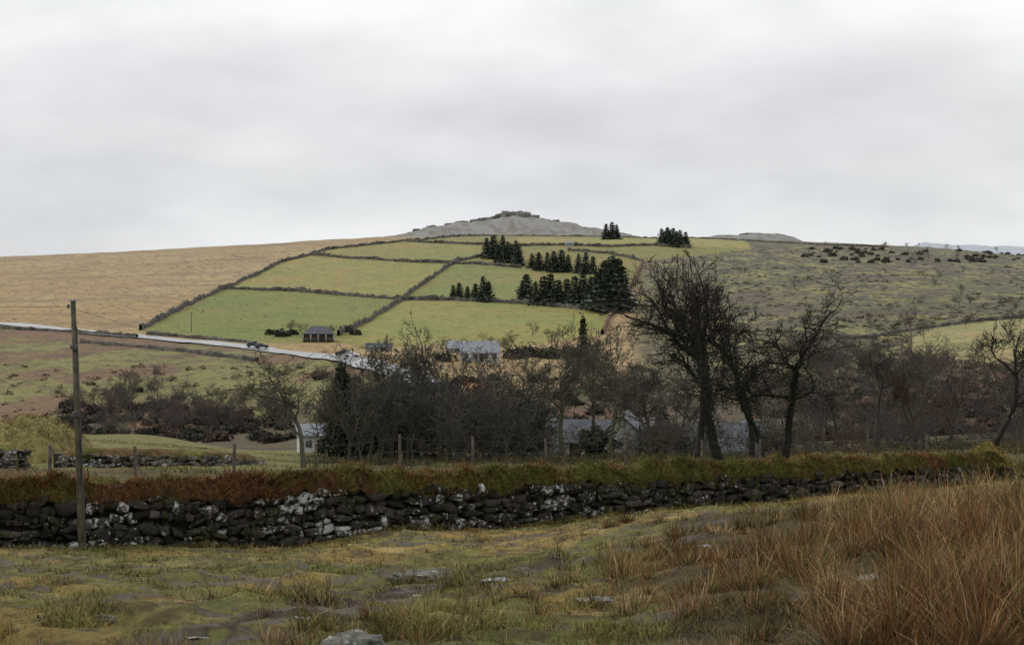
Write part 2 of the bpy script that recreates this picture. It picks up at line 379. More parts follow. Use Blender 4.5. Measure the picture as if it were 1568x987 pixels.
def drystone(name,L,top,thick,sw,sh,dark=1.0,lich=.5,lfun=None):
    L=resample(L,.5); d=np.concatenate([[0],np.cumsum(np.hypot(*np.diff(L[:,:2],axis=0).T))])
    t=nrm(np.gradient(L[:,:2],axis=0)); nn=np.stack([t[:,1],-t[:,0]],-1)
    par=empty(name,(0,0,0)); tz=top(L)
    Cs=[];Hs=[];Ts=[];Ns=[]
    for side in (1,-1):
        zrel=-.12; ph=0
        while zrel<2.4:
            hh=RNG.uniform(*sh); s=RNG.uniform(0,.3); ph+=RNG.uniform(.5,1.5)
            while s<d[-1]:
                hs=hh*RNG.uniform(.7,1.3)
                w=min(RNG.uniform(*sw),hs*3.2)*RNG.choice([.6,1,1.3]); sc=s+w/2
                x=np.interp(sc,d,L[:,0]);y=np.interp(sc,d,L[:,1]);zb=np.interp(sc,d,L[:,2]);zt=np.interp(sc,d,tz)
                tt=np.array([np.interp(sc,d,t[:,0]),np.interp(sc,d,t[:,1])]); n_=np.array([tt[1],-tt[0]])*side
                zz=zb+zrel+hh/2+.05*math.sin(sc*1.7+ph)+RNG.normal(0,.03)
                if zz+hh*.3<zt:
                    batter=(1-(zz-zb)/1.6)*.10
                    off=thick/2+batter-.08+RNG.normal(0,.05)
                    Cs.append((x+n_[0]*off,y+n_[1]*off,zz)); Hs.append((w/2*.93,.15,hs/2*.95)); Ts.append(tt);Ns.append(n_)
                s+=w*.98
            zrel+=hh*.95
    Cs,Hs,Ts,Ns=map(np.array,(Cs,Hs,Ts,Ns)); n=len(Cs)
    g=RNG.uniform(.35,1.6,n)[:,None]; g=np.where(RNG.random((n,1))<.07,g*1.9,g); col=np.array([.036,.032,.027])*g*dark
    big=fbm(Cs[:,0]*.6,Cs[:,1]*.6+Cs[:,2]*1.5,88)
    al=RNG.random(n)**1.6*.9+(big-.48)*1.6
    al=np.clip(al,0,1)*lich*2
    if lfun is not None: al=al*lfun(784+Cs[:,0]/Cs[:,1]*F0)
    V,Fq,c_,a_=stones(Cs,Hs,Ts,Ns,col,np.clip(al,0,1))
    mk('stones',V,Fq,M_wall,c_,parent=par,alpha=a_)
    k=len(L); prof=[(-thick/2+.08,0),(-thick/2+.12,1),(thick/2-.12,1),(thick/2-.08,0)]
    V=np.stack([np.c_[L[:,:2]+nn*s,np.where(q==1,tz-.04,L[:,2]-.4)] for s,q in prof],1).reshape(-1,3)
    ix=np.arange(k*4).reshape(k,4); Fq=np.stack([ix[:-1,:-1],ix[:-1,1:],ix[1:,1:],ix[1:,:-1]],-1).reshape(-1,4)
    mk('core',V,Fq,M_dark,parent=par)
    return par,L,t,nn,tz
def blades(pos,h,w,lean,bend,col,segs=3,tipc=None,root=.55):
    n=len(pos); t=np.linspace(0,1,segs+1)
    az_=RNG.uniform(0,2*math.pi,n); wd=np.stack([np.cos(az_),np.sin(az_),np.zeros(n)],-1)
    ld=np.stack([np.cos(lean[0])*lean[1],np.sin(lean[0])*lean[1],np.sqrt(np.clip(1-lean[1]**2,.05,1))],-1)
    bd=np.stack([np.cos(lean[0]),np.sin(lean[0]),-.7*np.ones(n)],-1)
    ctr=pos[:,None]+ld[:,None]*(h[:,None]*t)[...,None]+bd[:,None]*((bend*h)[:,None]*t**2)[...,None]
    ww=(w[:,None]*(1-t*.85))[...,None]*wd[:,None]*.5
    V=np.stack([ctr-ww,ctr+ww],2).reshape(-1,3)
    k=(segs+1)*2; b0=np.arange(segs)*2
    f=np.stack([b0,b0+1,b0+3,b0+2],-1); Fq=(f[None]+(np.arange(n)*k)[:,None,None]).reshape(-1,4)
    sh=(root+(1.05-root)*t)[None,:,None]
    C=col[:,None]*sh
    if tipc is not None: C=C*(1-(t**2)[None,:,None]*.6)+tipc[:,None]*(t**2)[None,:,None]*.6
    C=np.repeat(C[:,:,None],2,2).reshape(-1,3)
    return V,Fq,C
def palette(n,cols,p):
    cols=np.array(cols); k=RNG.choice(len(cols),n,p=p); return cols[k]*RNG.uniform(.75,1.25,n)[:,None]

TOPX=[-400,0,150,350,480,560,700,850,1000,1100,1250,1350,1440,1500]
TOPY=[762,757,755,753,744,738,737,734,728,725,720,712,710,711]
def mtop(L): 
    px=784+L[:,0]/L[:,1]*F0
    return (493-np.interp(px,TOPX,TOPY))/F0*L[:,1]-.02+.14*(fbm(L[:,0],L[:,1],6)-.5)
WA=np.array([[-14.5,25.4,0],[-10.2,28,0],[-4,31.6,0],[1.5,35.2,0],[7,38.6,0],[12.8,42,0],[15.0,43.4,0]])
lf_=lambda p: np.interp(p,[-100,60,140,700,760,850,950,1500],[.35,.65,1.0,1.05,.75,.8,.55,.5])
par,WL,Wt,Wn,Wz=drystone('dry_stone_wall',WA,mtop,.8,(.13,.42),(.085,.20),lfun=lf_)
def turf(par,L,nn,tz,thick,n=13,amp=.34,pal=((.085,.042,.02),(.07,.072,.018)),rise=.22):
    k=len(L); s=np.linspace(-1,1,n); V=[];C=[]
    px=784+L[:,0]/L[:,1]*F0
    over=.02+.16*fbm(L[:,0]*1.6,L[:,1]*1.6,27)
    i=np.arange(k); step=np.hypot(*(L[1,:2]-L[0,:2])); e=np.clip(np.minimum(i,k-1-i)*step/.7,0,1)**.5
    for q in s:
        xy=L[:,:2]+nn*(q*(thick/2+.06+.04*(abs(q)>.8))*(.15+.85*e))[:,None]
        hgt=rise*(1-abs(q)**3)+(fbm(xy[:,0]*2.6,xy[:,1]*2.6,14)-.5)*amp
        hgt=hgt-(over*1.3*(abs(q)>.9))-.9*(1-e)
        V.append(np.c_[xy,tz+hgt])
        nn_=fbm(xy[:,0]*.8,xy[:,1]*.8,15); base=mix(pal[0],pal[1],ss(.42,.58,nn_+ss(350,1200,px)*.15-.04))
        C.append(base*RNG.uniform(.6,1.4,k)[:,None])
    V=np.stack(V,1).reshape(-1,3);C=np.stack(C,1).reshape(-1,3); ix=np.arange(k*n).reshape(k,n)
    Fq=np.stack([ix[:-1,:-1],ix[:-1,1:],ix[1:,1:],ix[1:,:-1]],-1).reshape(-1,4)
    mk('turf_cap',V,Fq,M_blade,C,True,parent=par)
def refine(L,tz,step):
    d=np.concatenate([[0],np.cumsum(np.hypot(*np.diff(L[:,:2],axis=0).T))]); s=np.arange(0,d[-1],step)
    O=np.stack([np.interp(s,d,L[:,i]) for i in range(3)],-1); t=nrm(np.gradient(O[:,:2],axis=0))
    return O,np.stack([t[:,1],-t[:,0]],-1),np.interp(s,d,tz)
L2,N2,Z2=refine(WL,Wz,.08); turf(par,L2,N2,Z2,.8,amp=.46,rise=.32)
nb_=70000; k=RNG.integers(0,len(L2),nb_); q=RNG.uniform(-.5,.54,nb_)
pxk=784+L2[k,0]/L2[k,1]*F0; cl=fbm(L2[k,0]*1.3,L2[k,1]*1.3,19); cl2=fbm(L2[k,0]*.45+3,L2[k,1]*.45,23)
base=L2[k,:2]+N2[k]*q[:,None]+RNG.normal(0,.04,(nb_,2))
pos=np.c_[base,Z2[k]+.32*(1-np.clip(abs(q)/.5,0,1)**3)+(fbm(base[:,0]*2.6,base[:,1]*2.6,14)-.5)*.46-.25*np.clip(abs(q)-.42,0,1)*cl*4-.05+RNG.normal(0,.03,nb_)]
colb=palette(nb_,[(.17,.070,.025),(.26,.125,.045),(.075,.038,.018),(.30,.21,.08)],[.38,.28,.2,.14])
green=(RNG.random(nb_)<ss(.44,.58,cl2)*.75+ss(500,1200,pxk)*.18); colb[green]=palette(green.sum(),[(.08,.09,.02),(.16,.15,.035),(.2,.15,.05)],[.45,.35,.2])
hb=RNG.uniform(.04,.20,nb_)*(.25+cl*1.7)*np.where(pxk<560,1.1,.85)
V,Fq,C=blades(pos,hb,RNG.uniform(.012,.03,nb_),(np.arctan2(N2[k,1],N2[k,0])+np.where(q<0,math.pi,0)+RNG.normal(0,.8,nb_),RNG.uniform(.1,.85,nb_)),RNG.uniform(.1,.8,nb_),colb,3)
mk('wall_top_vegetation',V,Fq,M_blade,C,parent=par)
nb_=9000; k=RNG.integers(0,len(L2),nb_); hz=RNG.random(nb_)**.5; cl=fbm(L2[k,0]*1.1+9,L2[k,1]*1.1+hz*2,29); kk=cl>.54; k=k[kk];hz=hz[kk]; n=len(k)
pos=np.c_[L2[k,:2]+N2[k]*(.45+.10*(1-hz))[:,None],L2[k,2]+hz*(Z2[k]-L2[k,2])]
V,Fq,C=blades(pos,RNG.uniform(.04,.12,n),RNG.uniform(.015,.035,n),(np.arctan2(N2[k,1],N2[k,0])+RNG.normal(0,.8,n),RNG.uniform(.6,.95,n)),RNG.uniform(.2,1.0,n),palette(n,[(.06,.07,.018),(.09,.06,.025),(.12,.12,.03)],[.5,.3,.2]),2)
mk('wall_face_plants',V,Fq,M_blade,C,parent=par)
nb_=12000; k=RNG.integers(0,len(L2),nb_); cl=fbm(L2[k,0]*1.2,L2[k,1]*1.2,39); xy=L2[k,:2]+N2[k]*(.52+np.abs(RNG.normal(0,.22,nb_)))[:,None]
V,Fq,C=blades(np.c_[xy,H(xy[:,0],xy[:,1])-.02],RNG.uniform(.05,.2,nb_)*(.3+1.4*ss(.4,.7,cl)),RNG.uniform(.01,.022,nb_),(RNG.uniform(0,6.28,nb_),RNG.uniform(.1,.7,nb_)),RNG.uniform(.1,.7,nb_),palette(nb_,[(.10,.105,.028),(.24,.18,.07),(.15,.09,.035)],[.4,.35,.25]),3)
mk('wall_foot_grass',V,Fq,M_blade,C)
TAIL=np.array([[16.6,44.6,0],[19,45.6,0],[24,48,0]])
pr,a1,a2,a3,a4=drystone('dry_stone_wall',TAIL,lambda L:(493-701)/F0*L[:,1]+0*L[:,0],.7,(.2,.5),(.12,.25),2.0)
turf(pr,*refine(a1,a4,.15),.7,pal=((.17,.14,.05),(.12,.12,.03)))
for pts,tp in (([(82,62),(200,63),(330,66),(400,70)],[692,693,697,703]),([(-160,62),(-20,61),(32,60)],[686,686,688])):
    LL=np.array([G(a,b) for a,b in pts]); xs=[p[0] for p in pts]
    pr,a1,a2,a3,a4=drystone('dry_stone_wall',LL,lambda L,xs=xs,tp=tp:(493-np.interp(784+L[:,0]/L[:,1]*F0,xs,tp))/F0*L[:,1],.7,(.2,.45),(.12,.24),3.2,.35)
    turf(pr,*refine(a1,a4,.2),.7,amp=.2,pal=((.13,.09,.04),(.13,.125,.035)))

def mound(name,px,D,w,h,dp,col,seed=0):
    c0=G(px,D); n=90; u=np.linspace(-1,1,n); U,Vv=np.meshgrid(u,u)
    x=c0[0]+U*w; y=c0[1]+Vv*dp; rr_=np.sqrt(U**2+Vv**2)*(1+.5*(fbm(U*2+seed,Vv*2,95)-.5))
    z=H(x,y)-.25+h*np.clip(1-rr_**2,0,1)**.7*(.75+.5*fbm(U*1.6+seed,Vv*1.6,96))+(fbm(x*1.8,y*1.8,91)-.5)*.3*(rr_<1)
    ix=np.arange(n*n).reshape(n,n); Fq=np.stack([ix[:-1,:-1],ix[:-1,1:],ix[1:,1:],ix[1:,:-1]],-1).reshape(-1,4)
    C=mix(np.array(col)*.6,np.array(col)*1.3,fbm(x*1.3,y*1.3,92)); C=mix(C,(.10,.065,.035),ss(.55,.65,fbm(x*2.5,y*2.5,93))*.6).reshape(-1,3)
    mk(name,np.stack([x,y,z],-1).reshape(-1,3),Fq,M_blade,C,True)
    m=int(3500); uu=RNG.uniform(-.8,.8,m); vv=RNG.uniform(-.8,.8,m); iu=((uu+1)/2*(n-1)).astype(int); iv=((vv+1)/2*(n-1)).astype(int)
    sc=D/60
    V,Fq,C=blades(np.c_[x[iv,iu],y[iv,iu],z[iv,iu]],RNG.uniform(.08,.3,m)*sc,RNG.uniform(.02,.04,m)*sc,(RNG.uniform(0,6.28,m),RNG.uniform(.1,.8,m)),RNG.uniform(.1,.7,m),palette(m,[tuple(np.array(col)),tuple(np.array(col)*1.6),(.12,.08,.04)],[.5,.3,.2]),2)
    mk('bank_grass',V,Fq,M_blade,C)
mound('grassy_bank',46,72,3.4,2.4,5,(.22,.185,.07),1)
mound('grassy_bank',1508,45.5,1.15,1.15,.9,(.30,.24,.07),2)
mound('grassy_bank',1330,52,6.5,.9,3,(.11,.105,.035),3)

# ---------------------------------------------------------------- meadow grass
nb_=200000
D=np.exp(RNG.uniform(math.log(6.2),math.log(38),nb_)); px=RNG.uniform(-90,1660,nb_)
x=(px-784)/F0*D; y=D
wy=np.interp(x,WA[:,0],WA[:,1])-.5; k=(y<wy); x,y,D,px=x[k],y[k],D[k],px[k]
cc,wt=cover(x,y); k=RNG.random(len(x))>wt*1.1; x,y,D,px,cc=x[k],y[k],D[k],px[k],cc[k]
for (x0,y0,z0,rr_) in PUD:
    k=np.hypot(x-x0,y-y0)>rr_*1.5; x,y,D,px,cc=x[k],y[k],D[k],px[k],cc[k]
n=len(x); tuft=fbm(x*1.9,y*1.9,44); h=RNG.uniform(.012,.045,n)*(.35+2.6*ss(.5,.70,tuft))*(1+.5*(D>24))
dist=distline(x,y,PATH); h*=1+1.3*(dist<1.3)*ss(.4,.6,tuft)
colb=cc*RNG.uniform(.7,1.5,n)[:,None]; m=RNG.random(n)<.25; colb[m]=palette(m.sum(),[(.42,.32,.14),(.29,.20,.07),(.15,.165,.045)],[.32,.33,.35])
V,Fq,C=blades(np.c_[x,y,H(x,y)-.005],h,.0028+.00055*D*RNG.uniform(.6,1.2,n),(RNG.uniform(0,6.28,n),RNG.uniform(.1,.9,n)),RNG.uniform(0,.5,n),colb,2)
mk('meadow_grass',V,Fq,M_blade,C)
nb_=60000; D=RNG.uniform(39,120,nb_); px=RNG.uniform(-60,1640,nb_); x=(px-784)/F0*D; y=D
wy=np.interp(x,WA[:,0],WA[:,1])+1.0; cl=fbm(x*.35,y*.35,57); k=(y>wy)&((cl>.5)|(RNG.random(nb_)<.25)); x,y,D,px,cl=x[k],y[k],D[k],px[k],cl[k]; n=len(x)
pale=(px<470)&(D>58)
h=RNG.uniform(.06,.3,n)*(.5+2.2*ss(.5,.7,cl))*np.where(pale,.35,1); cb=palette(n,[(.08,.08,.028),(.14,.12,.045),(.10,.06,.032),(.19,.15,.065)],[.40,.28,.2,.12])
cb[pale]=palette(pale.sum(),[(.19,.17,.055),(.15,.14,.045)],[.5,.5])
V,Fq,C=blades(np.c_[x,y,H(x,y)-.02],h,(.018+.0004*D)*RNG.uniform(.6,1.3,n),(RNG.uniform(0,6.28,n),RNG.uniform(.05,.7,n)),RNG.uniform(0,.6,n),cb,2)
mk('paddock_grass',V,Fq,M_blade,C)

# ---------------------------------------------------------------- rushes
def tuss(cx,cy,hh,nb,spread,kind=0):
    n=int(nb); a=RNG.uniform(0,6.283,n); r_=np.abs(RNG.normal(0,spread,n)); x=cx+np.cos(a)*r_; y=cy+np.sin(a)*r_
    h=hh*RNG.uniform(.25,1.0,n)*(1-.25*np.clip(r_/spread/2,0,1))
    la=a+RNG.normal(0,.6,n); ll=np.clip(.10+.45*r_/spread*RNG.random(n)+RNG.normal(0,.15,n),.02,.95)
    flat=RNG.random(n)<.18; ll[flat]=RNG.uniform(.6,.95,flat.sum())
    d=math.hypot(cx,cy); tone=RNG.uniform(.5,1.35)
    pal=[(.21,.095,.042),(.34,.20,.085),(.52,.40,.21),(.11,.12,.035),(.065,.042,.025),(.20,.175,.055)]
    pr=[[.42,.20,.06,.06,.22,.04],[.28,.28,.14,.06,.16,.08],[.08,.15,.12,.32,.13,.20],[.16,.20,.36,.06,.14,.08]][kind]
    return x,y,h,.0022+.00040*d*RNG.uniform(.5,1.1,n),la,ll,RNG.uniform(0,.5,n)**1.2,palette(n,pal,pr)*tone
T=[]
bx=[830,850,930,960,1060,1180,1290,1390]; by=[1000,970,905,860,818,790,775,768]
cnt=0
while cnt<620:
    px_=RNG.uniform(820,1700); D_=math.exp(RNG.uniform(math.log(6.5),math.log(21)))
    g_=G(px_,D_); row=493-g_[2]/D_*F0
    if px_<np.interp(row,by[::-1],bx[::-1])+RNG.normal(0,30): continue
    if any(math.hypot(g_[0]-p[0],g_[1]-p[1])<p[3]*1.5+.12 or (abs(g_[0]/g_[1]-p[0]/p[1])<.012 and 0<p[1]-g_[1]<1.6) for p in PUD): continue
    pn=fbm(np.array([g_[0]*.9]),np.array([g_[1]*.9]),77)[0]
    if pn<.43 and RNG.random()<.75: continue
    hh=(.13+.40*RNG.random()**1.5)*(.62+.65*ss(1000,1500,px_))*(.4+1.2*pn)
    kp=fbm(np.array([g_[0]*.5+7]),np.array([g_[1]*.5]),78)[0]+RNG.normal(0,.08)
    T.append(tuss(g_[0],g_[1],hh,RNG.integers(60,140),.05+.08*RNG.random(),0 if kp<.49 else (1 if kp<.55 else (2 if kp<.61 else 3)))); cnt+=1
for px_,py_,hh,nb in [(425,985,.22,90),(500,965,.2,90),(560,950,.22,80),(612,948,.22,90),(640,985,.25,90),(700,960,.2,80),(735,945,.2,80),(655,845,.22,70),(735,830,.2,70),(880,890,.28,110),(850,900,.25,110),(800,915,.22,80),(770,960,.22,90),(960,800,.4,150),(935,805,.35,120),(1010,800,.35,100),(1125,810,.4,120),(1145,812,.4,120),(1030,815,.3,90),(955,885,.35,110),(910,930,.3,110),(595,965,.25,80),(820,940,.25,90),(460,990,.25,90),(540,985,.2,60),(675,975,.22,80),(1225,790,.45,120),(1410,760,.5,120),(1395,765,.45,100),(1520,770,.6,160),(1560,780,.6,160)]:
    g_=P(px_,py_,5,34); T.append(tuss(g_[0],g_[1],hh*.95,nb,.10,int(RNG.choice([0,1,2]))))
for i in range(80):
    px_=RNG.uniform(380,1000); D_=RNG.uniform(7.5,14); g_=G(px_,D_); T.append(tuss(g_[0],g_[1],RNG.uniform(.08,.2),40,.07,int(RNG.choice([0,1,2]))))
for i in range(60):
    px_=RNG.uniform(0,1100); D_=RNG.uniform(14,30); g_=G(px_,D_); T.append(tuss(g_[0],g_[1],RNG.uniform(.06,.16),40,.14,int(RNG.choice([0,1,2]))))
x,y,h,w,la,ll,bd,cb=[np.concatenate([t[i] for t in T]) for i in range(8)]
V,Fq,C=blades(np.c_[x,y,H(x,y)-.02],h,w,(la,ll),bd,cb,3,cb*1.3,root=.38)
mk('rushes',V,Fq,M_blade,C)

# ---------------------------------------------------------------- rocks
def rock(name,c0,s,mat,seed,parent=None,sub=4):
    bm=bmesh.new(); bmesh.ops.create_icosphere(bm,subdivisions=sub,radius=1)
    V=np.array([v.co[:] for v in bm.verts]); Fq=np.array([[v.index for v in f.verts] for f in bm.faces]); bm.free()
    n=fbm(V[:,0]*2.0+seed*3,V[:,1]*2.0+V[:,2]*2.7,seed,5); V=np.sign(V)*np.abs(V)**.7*(.55+.9*n)[:,None]
    return mk(name,V*np.array(s)+np.array(c0),Fq,mat,smooth=sub>3,parent=parent)
g_=P(640,884,5,34); rock('boulder',g_-np.array([0,0,.02]),(.27,.2,.09),M_rock,1)
g_=P(545,985,5,34); rock('boulder',g_-np.array([0,0,.02]),(.17,.14,.07),M_rock,2)
g_=P(160,950,5,34); rock('boulder',g_,(.07,.07,.03),M_rock,3)
torp=empty('granite_tor',(0,0,0))
rs=np.random.default_rng(5)
def torrock(px,py,w,h):
    D_=1550; x=(px-784)/F0*D_; z=(493-py)/F0*D_
    rock('outcrop_rock',(x,D_+rs.uniform(-25,10),z),(w/F0*D_/2*1.0,6,h/F0*D_/2*1.1),M_tor,int(rs.integers(1,60)),torp,3)
for a in [(768,331,20,9),(774,328,14,8),(784,329,16,7),(795,328,14,7),(805,330,16,8),(799,332,20,8),(758,334,18,8),(817,334,16,7),(745,337,18,6),(752,335,14,6),(705,341,16,7),(712,341,12,5),(698,343,14,5),(662,349,16,7),(654,352,12,5),(688,346,12,5),(728,339,16,6),(737,338,12,6),(840,340,16,6),(850,341,12,5),(828,337,14,6),(862,344,12,6),(776,335,20,8),(788,334,20,9),(812,337,18,7),(640,354,12,5),(628,357,10,4),(880,348,14,5),(893,351,10,4),(905,354,10,4),(1150,359,26,5),(1168,361,18,4),(1135,361,18,4),(1118,363,12,3),(1190,364,12,3),(1204,366,8,3),(600,364,10,3),(612,361,8,3)]: torrock(*a)
for i in range(170):
    px_=rs.uniform(610,930); yy=np.interp(px_,TORX,TORY); torrock(px_,yy+rs.uniform(1,17),rs.uniform(2,8),rs.uniform(1.2,3.4))

# ---------------------------------------------------------------- trees
def tube(V,F,C,pts,rad,ns,col,off):
    N,k,_=pts.shape; T=nrm(np.gradient(pts,axis=1)) if k>2 else nrm(np.repeat(pts[:,1:]-pts[:,:1],2,1))
    ref=np.where(np.abs(T[...,2:3])>.9,np.array([1.,0,0]),np.array([0,0,1.])); U=nrm(np.cross(T,ref)); W=np.cross(T,U)
    th=np.arange(ns)*2*math.pi/ns
    ring=pts[:,:,None]+rad[:,:,None,None]*(U[:,:,None]*np.cos(th)[:,None]+W[:,:,None]*np.sin(th)[:,None])
    ix=np.arange(N*k*ns).reshape(N,k,ns)+off; nx=np.roll(ix,-1,2)
    V.append(ring.reshape(-1,3)); F.append(np.stack([ix[:,:-1],nx[:,:-1],nx[:,1:],ix[:,1:]],-1).reshape(-1,4))
    C.append(np.tile(col,(N*k*ns,1)))
    return off+N*k*ns
def tree(seed,H_,W_,tr,nch=(8,6,6,5),lf=(.42,.85,.55,.55,.55),lean=(0,0),minr=.006,wig=.16,trop=.06,col=(.045,.04,.033),tcol=None,ang=.75,tmin=.3,rk=(.42,.72)):
    g=np.random.default_rng(seed); p=np.zeros((1,3)); d=nrm(np.array([[lean[0],lean[1],1.0]])); L=np.array([H_*lf[0]]); R_=np.array([tr])
    nl=len(nch)+1; raw=[]
    tcol=np.array(tcol if tcol else col); col=np.array(col)
    for lv in range(nl):
        k=[9,7,6,5,4,3][min(lv,5)] if nl>4 else [6,5,4,3,2][min(lv,4)]
        N=len(p); pts=np.zeros((N,k+1,3)); pts[:,0]=p; dd=d.copy(); Ts=np.zeros((N,k+1,3)); Ts[:,0]=d
        wg=wig*(1.2 if lv else .6)
        for i in range(1,k+1):
            dd=nrm(dd+g.normal(0,wg,(N,3))+np.array([0,0,trop])); pts[:,i]=pts[:,i-1]+dd*(L/k)[:,None]; Ts[:,i]=dd
        t=np.linspace(0,1,k+1); end=.62 if lv==0 else .35
        rad=R_[:,None]*(1-(1-end)*t)
        if lv==0: rad=rad*(1+.5*np.exp(-t*9))
        rad=np.maximum(rad,minr)
        cl=col*(1-lv/nl)+tcol*(lv/nl); raw.append((pts,rad,cl))
        if lv==nl-1: break
        M=nch[lv]; tt=g.uniform(tmin if lv==0 else .18,1,(N,M)); tt[:,0]=1; 
        if lv==0: tt[:,1:3]=.97
        f=tt*k; i0=np.minimum(f.astype(int),k-1); fr=(f-i0)[...,None]; ar=np.arange(N)[:,None]
        cp=pts[ar,i0]*(1-fr)+pts[ar,i0+1]*fr; ct=Ts[ar,i0+1]; cr=rad[ar,i0]*(1-fr[...,0])+rad[ar,i0+1]*fr[...,0]
        an=np.clip(g.normal(ang,.25,(N,M)),.2,1.5); an[:,0]*=.5
        rv=g.normal(0,1,(N,M,3)); pr=nrm(rv-(rv*ct).sum(-1,keepdims=True)*ct)
        nd=ct*np.cos(an)[...,None]+pr*np.sin(an)[...,None]
        L=(L[:,None]*lf[min(lv+1,4)]*g.uniform(.6,1.15,(N,M))*(1.15-.35*tt)).ravel()
        rf=g.uniform(*rk,(N,M)); rf[:,0]=.8
        R_=(cr*rf).ravel(); p=cp.reshape(-1,3); d=nd.reshape(-1,3)
    allp=np.concatenate([a.reshape(-1,3) for a,_,_ in raw])
    hi=np.percentile(allp[:,2],99.9); lo_,hi_=np.percentile(allp[:,0],[.5,99.5])
    S=np.array([W_/(hi_-lo_)]*2+[H_/hi]); V=[];F=[];C=[];off=0;info=[]
    for lv,(a,b,cl) in enumerate(raw):
        a=a*S; a[...,2]-=.02 if lv else 0
        if lv==0: a[0,0,2]-=.3
        off=tube(V,F,C,a,b,[9,6,5,3,3,3][min(lv,5)],cl,off); info.append((a,b))
    V=np.concatenate(V);F=np.concatenate(F);C=np.concatenate(C)
    return V,F,C*RNG.uniform(.8,1.2,len(C))[:,None],info
def leafquads(ctr,size,col,flat=0):
    n=len(ctr); a=nrm(RNG.normal(0,1,(n,3))); b=nrm(np.cross(a,RNG.normal(0,1,(n,3)))); c=np.cross(a,b)*.7
    s=size[:,None]; b=b*s*.5; c=c*s*.5
    V=np.stack([ctr-b,ctr-c,ctr+b,ctr+c],1).reshape(-1,3); return V,np.arange(n*4).reshape(n,4),np.repeat(col,4,0)
def place(name,loc,V,F,C,ivy=None,mat=M_bark,rz=0):
    par=empty(name,tuple(loc),rz)
    mk('trunk_and_branches',V,F,mat,C,parent=par)
    if ivy is not None: mk('ivy_leaves',ivy[0],ivy[1],M_leaf,ivy[2],parent=par)
    return par
def ivy(info,n,lv=(0,1),rad=.28,zmax=1e9,zmin=.1,size=(.06,.12),col=(.022,.033,.013)):
    P_=[]
    for l in lv:
        pts=info[l][0]; N,k,_=pts.shape; m=n//len(lv); i=RNG.integers(0,N,m); j=RNG.uniform(0,k-1.001,m); if_=j.astype(int); fr=(j-if_)[:,None]
        keep=RNG.random(m)<np.where(l==0,1,1-j/(k-1)*.6)
        base=pts[i,if_]*(1-fr)+pts[i,if_+1]*fr
        cl=fbm(base[:,0]*1.5+i,base[:,2]*1.5,61)
        low=np.where(base[:,2]<zmin,.45,1.0)
        q=base+RNG.normal(0,1,(m,3))*(rad*(.3+1.6*ss(.4,.7,cl))*low)[:,None]*RNG.random((m,1)); keep&=(low>.5)|(RNG.random(m)<.45); P_.append(q[keep])
    q=np.concatenate(P_); q=q[(q[:,2]<zmax+RNG.normal(0,.4,len(q)))&(q[:,2]>.1)]
    return leafquads(q,RNG.uniform(*size,len(q)),np.array(col)*RNG.uniform(.5,1.9,len(q))[:,None])
def baretree(name,px,D,top,Wpx,seed,tr=.16,nch=(8,6,6,5),iv=0,zmax=1e9,zmin=.1,ir=.28,**kw):
    g_=G(px,D); H_=topz(top,D)-g_[2]; W_=Wpx/F0*D
    V,F,C,info=tree(seed,H_,W_,tr,nch,**kw)
    return place(name,g_,V,F,C,ivy(info,iv,rad=ir,zmax=zmax,zmin=zmin) if iv else None)
DK=(.028,.025,.020)
KW=dict(col=DK,minr=.0095,lf=(.46,.66,.6,.55,.5),trop=.04,tmin=.55,rk=(.5,.8))
baretree('ivy_covered_tree',1068,50,380,150,21,.15,(8,6,6,5),2200,4.6,1.6,.20,lean=(-.05,0),wig=.22,ang=.75,**KW)
baretree('ivy_covered_tree',1104,51,390,190,22,.20,(8,6,6,5),9500,4.9,1.5,.42,lean=(.05,0),wig=.22,ang=.8,**KW)
baretree('ivy_covered_tree',1150,52.5,388,165,27,.12,(7,6,6,5),4500,4.6,1.8,.36,lean=(.02,.1),wig=.22,ang=.8,**KW)
baretree('ivy_covered_tree',1200,50.5,425,200,24,.15,(7,6,6,5),3500,4.0,1.6,.30,lean=(-.12,0),wig=.24,ang=.9,**KW)
baretree('ivy_covered_tree',1172,49.5,500,170,29,.11,(6,6,6,4),1800,3.4,1.0,.25,lean=(-.05,0),wig=.24,ang=.95,**KW)
GB=(.085,.08,.055); TW=(.10,.088,.068)
K2=dict(lf=(.42,.7,.6,.55,.5),tmin=.45)
baretree('bare_tree',465,66,535,155,31,.12,(8,6,6,5),col=(.085,.08,.055),tcol=(.085,.075,.058),minr=.009,**K2)
baretree('bare_tree',862,100,488,180,52,.19,(9,7,6,5),col=(.085,.08,.05),tcol=(.085,.075,.058),minr=.015,**K2)
baretree('bare_tree',905,104,512,120,42,.15,(9,6,6,5),col=GB,tcol=TW,minr=.014,**K2)
baretree('bare_tree',935,92,540,125,53,.12,(8,6,6,5),col=(.085,.085,.05),tcol=TW,minr=.013,**K2)
GR=dict(col=(.06,.058,.043),tcol=(.085,.078,.064))
baretree('bare_tree',650,112,478,180,34,.22,(10,7,6,6),6000,8,.1,.9,minr=.018,**GR,**K2)
baretree('bare_tree',600,105,520,140,35,.16,(9,6,6,5),2500,6,.1,.7,minr=.016,**GR,**K2)
baretree('bare_tree',705,118,530,150,36,.16,(9,6,6,5),2500,6,.1,.7,minr=.016,**GR,**K2)
baretree('bare_tree',755,104,565,120,43,.13,(8,6,6,5),1800,4,.1,.6,minr=.015,**GR,**K2)
baretree('bare_tree',565,95,565,110,44,.12,(8,6,6,4),1800,5,.1,.6,minr=.015,**GR,**K2)
baretree('bare_tree',625,92,565,120,45,.12,(8,6,6,5),2200,5,.1,.6,minr=.014,**GR,**K2)
baretree('bare_tree',690,98,575,120,46,.12,(8,6,6,5),1800,5,.1,.6,minr=.014,**GR,**K2)
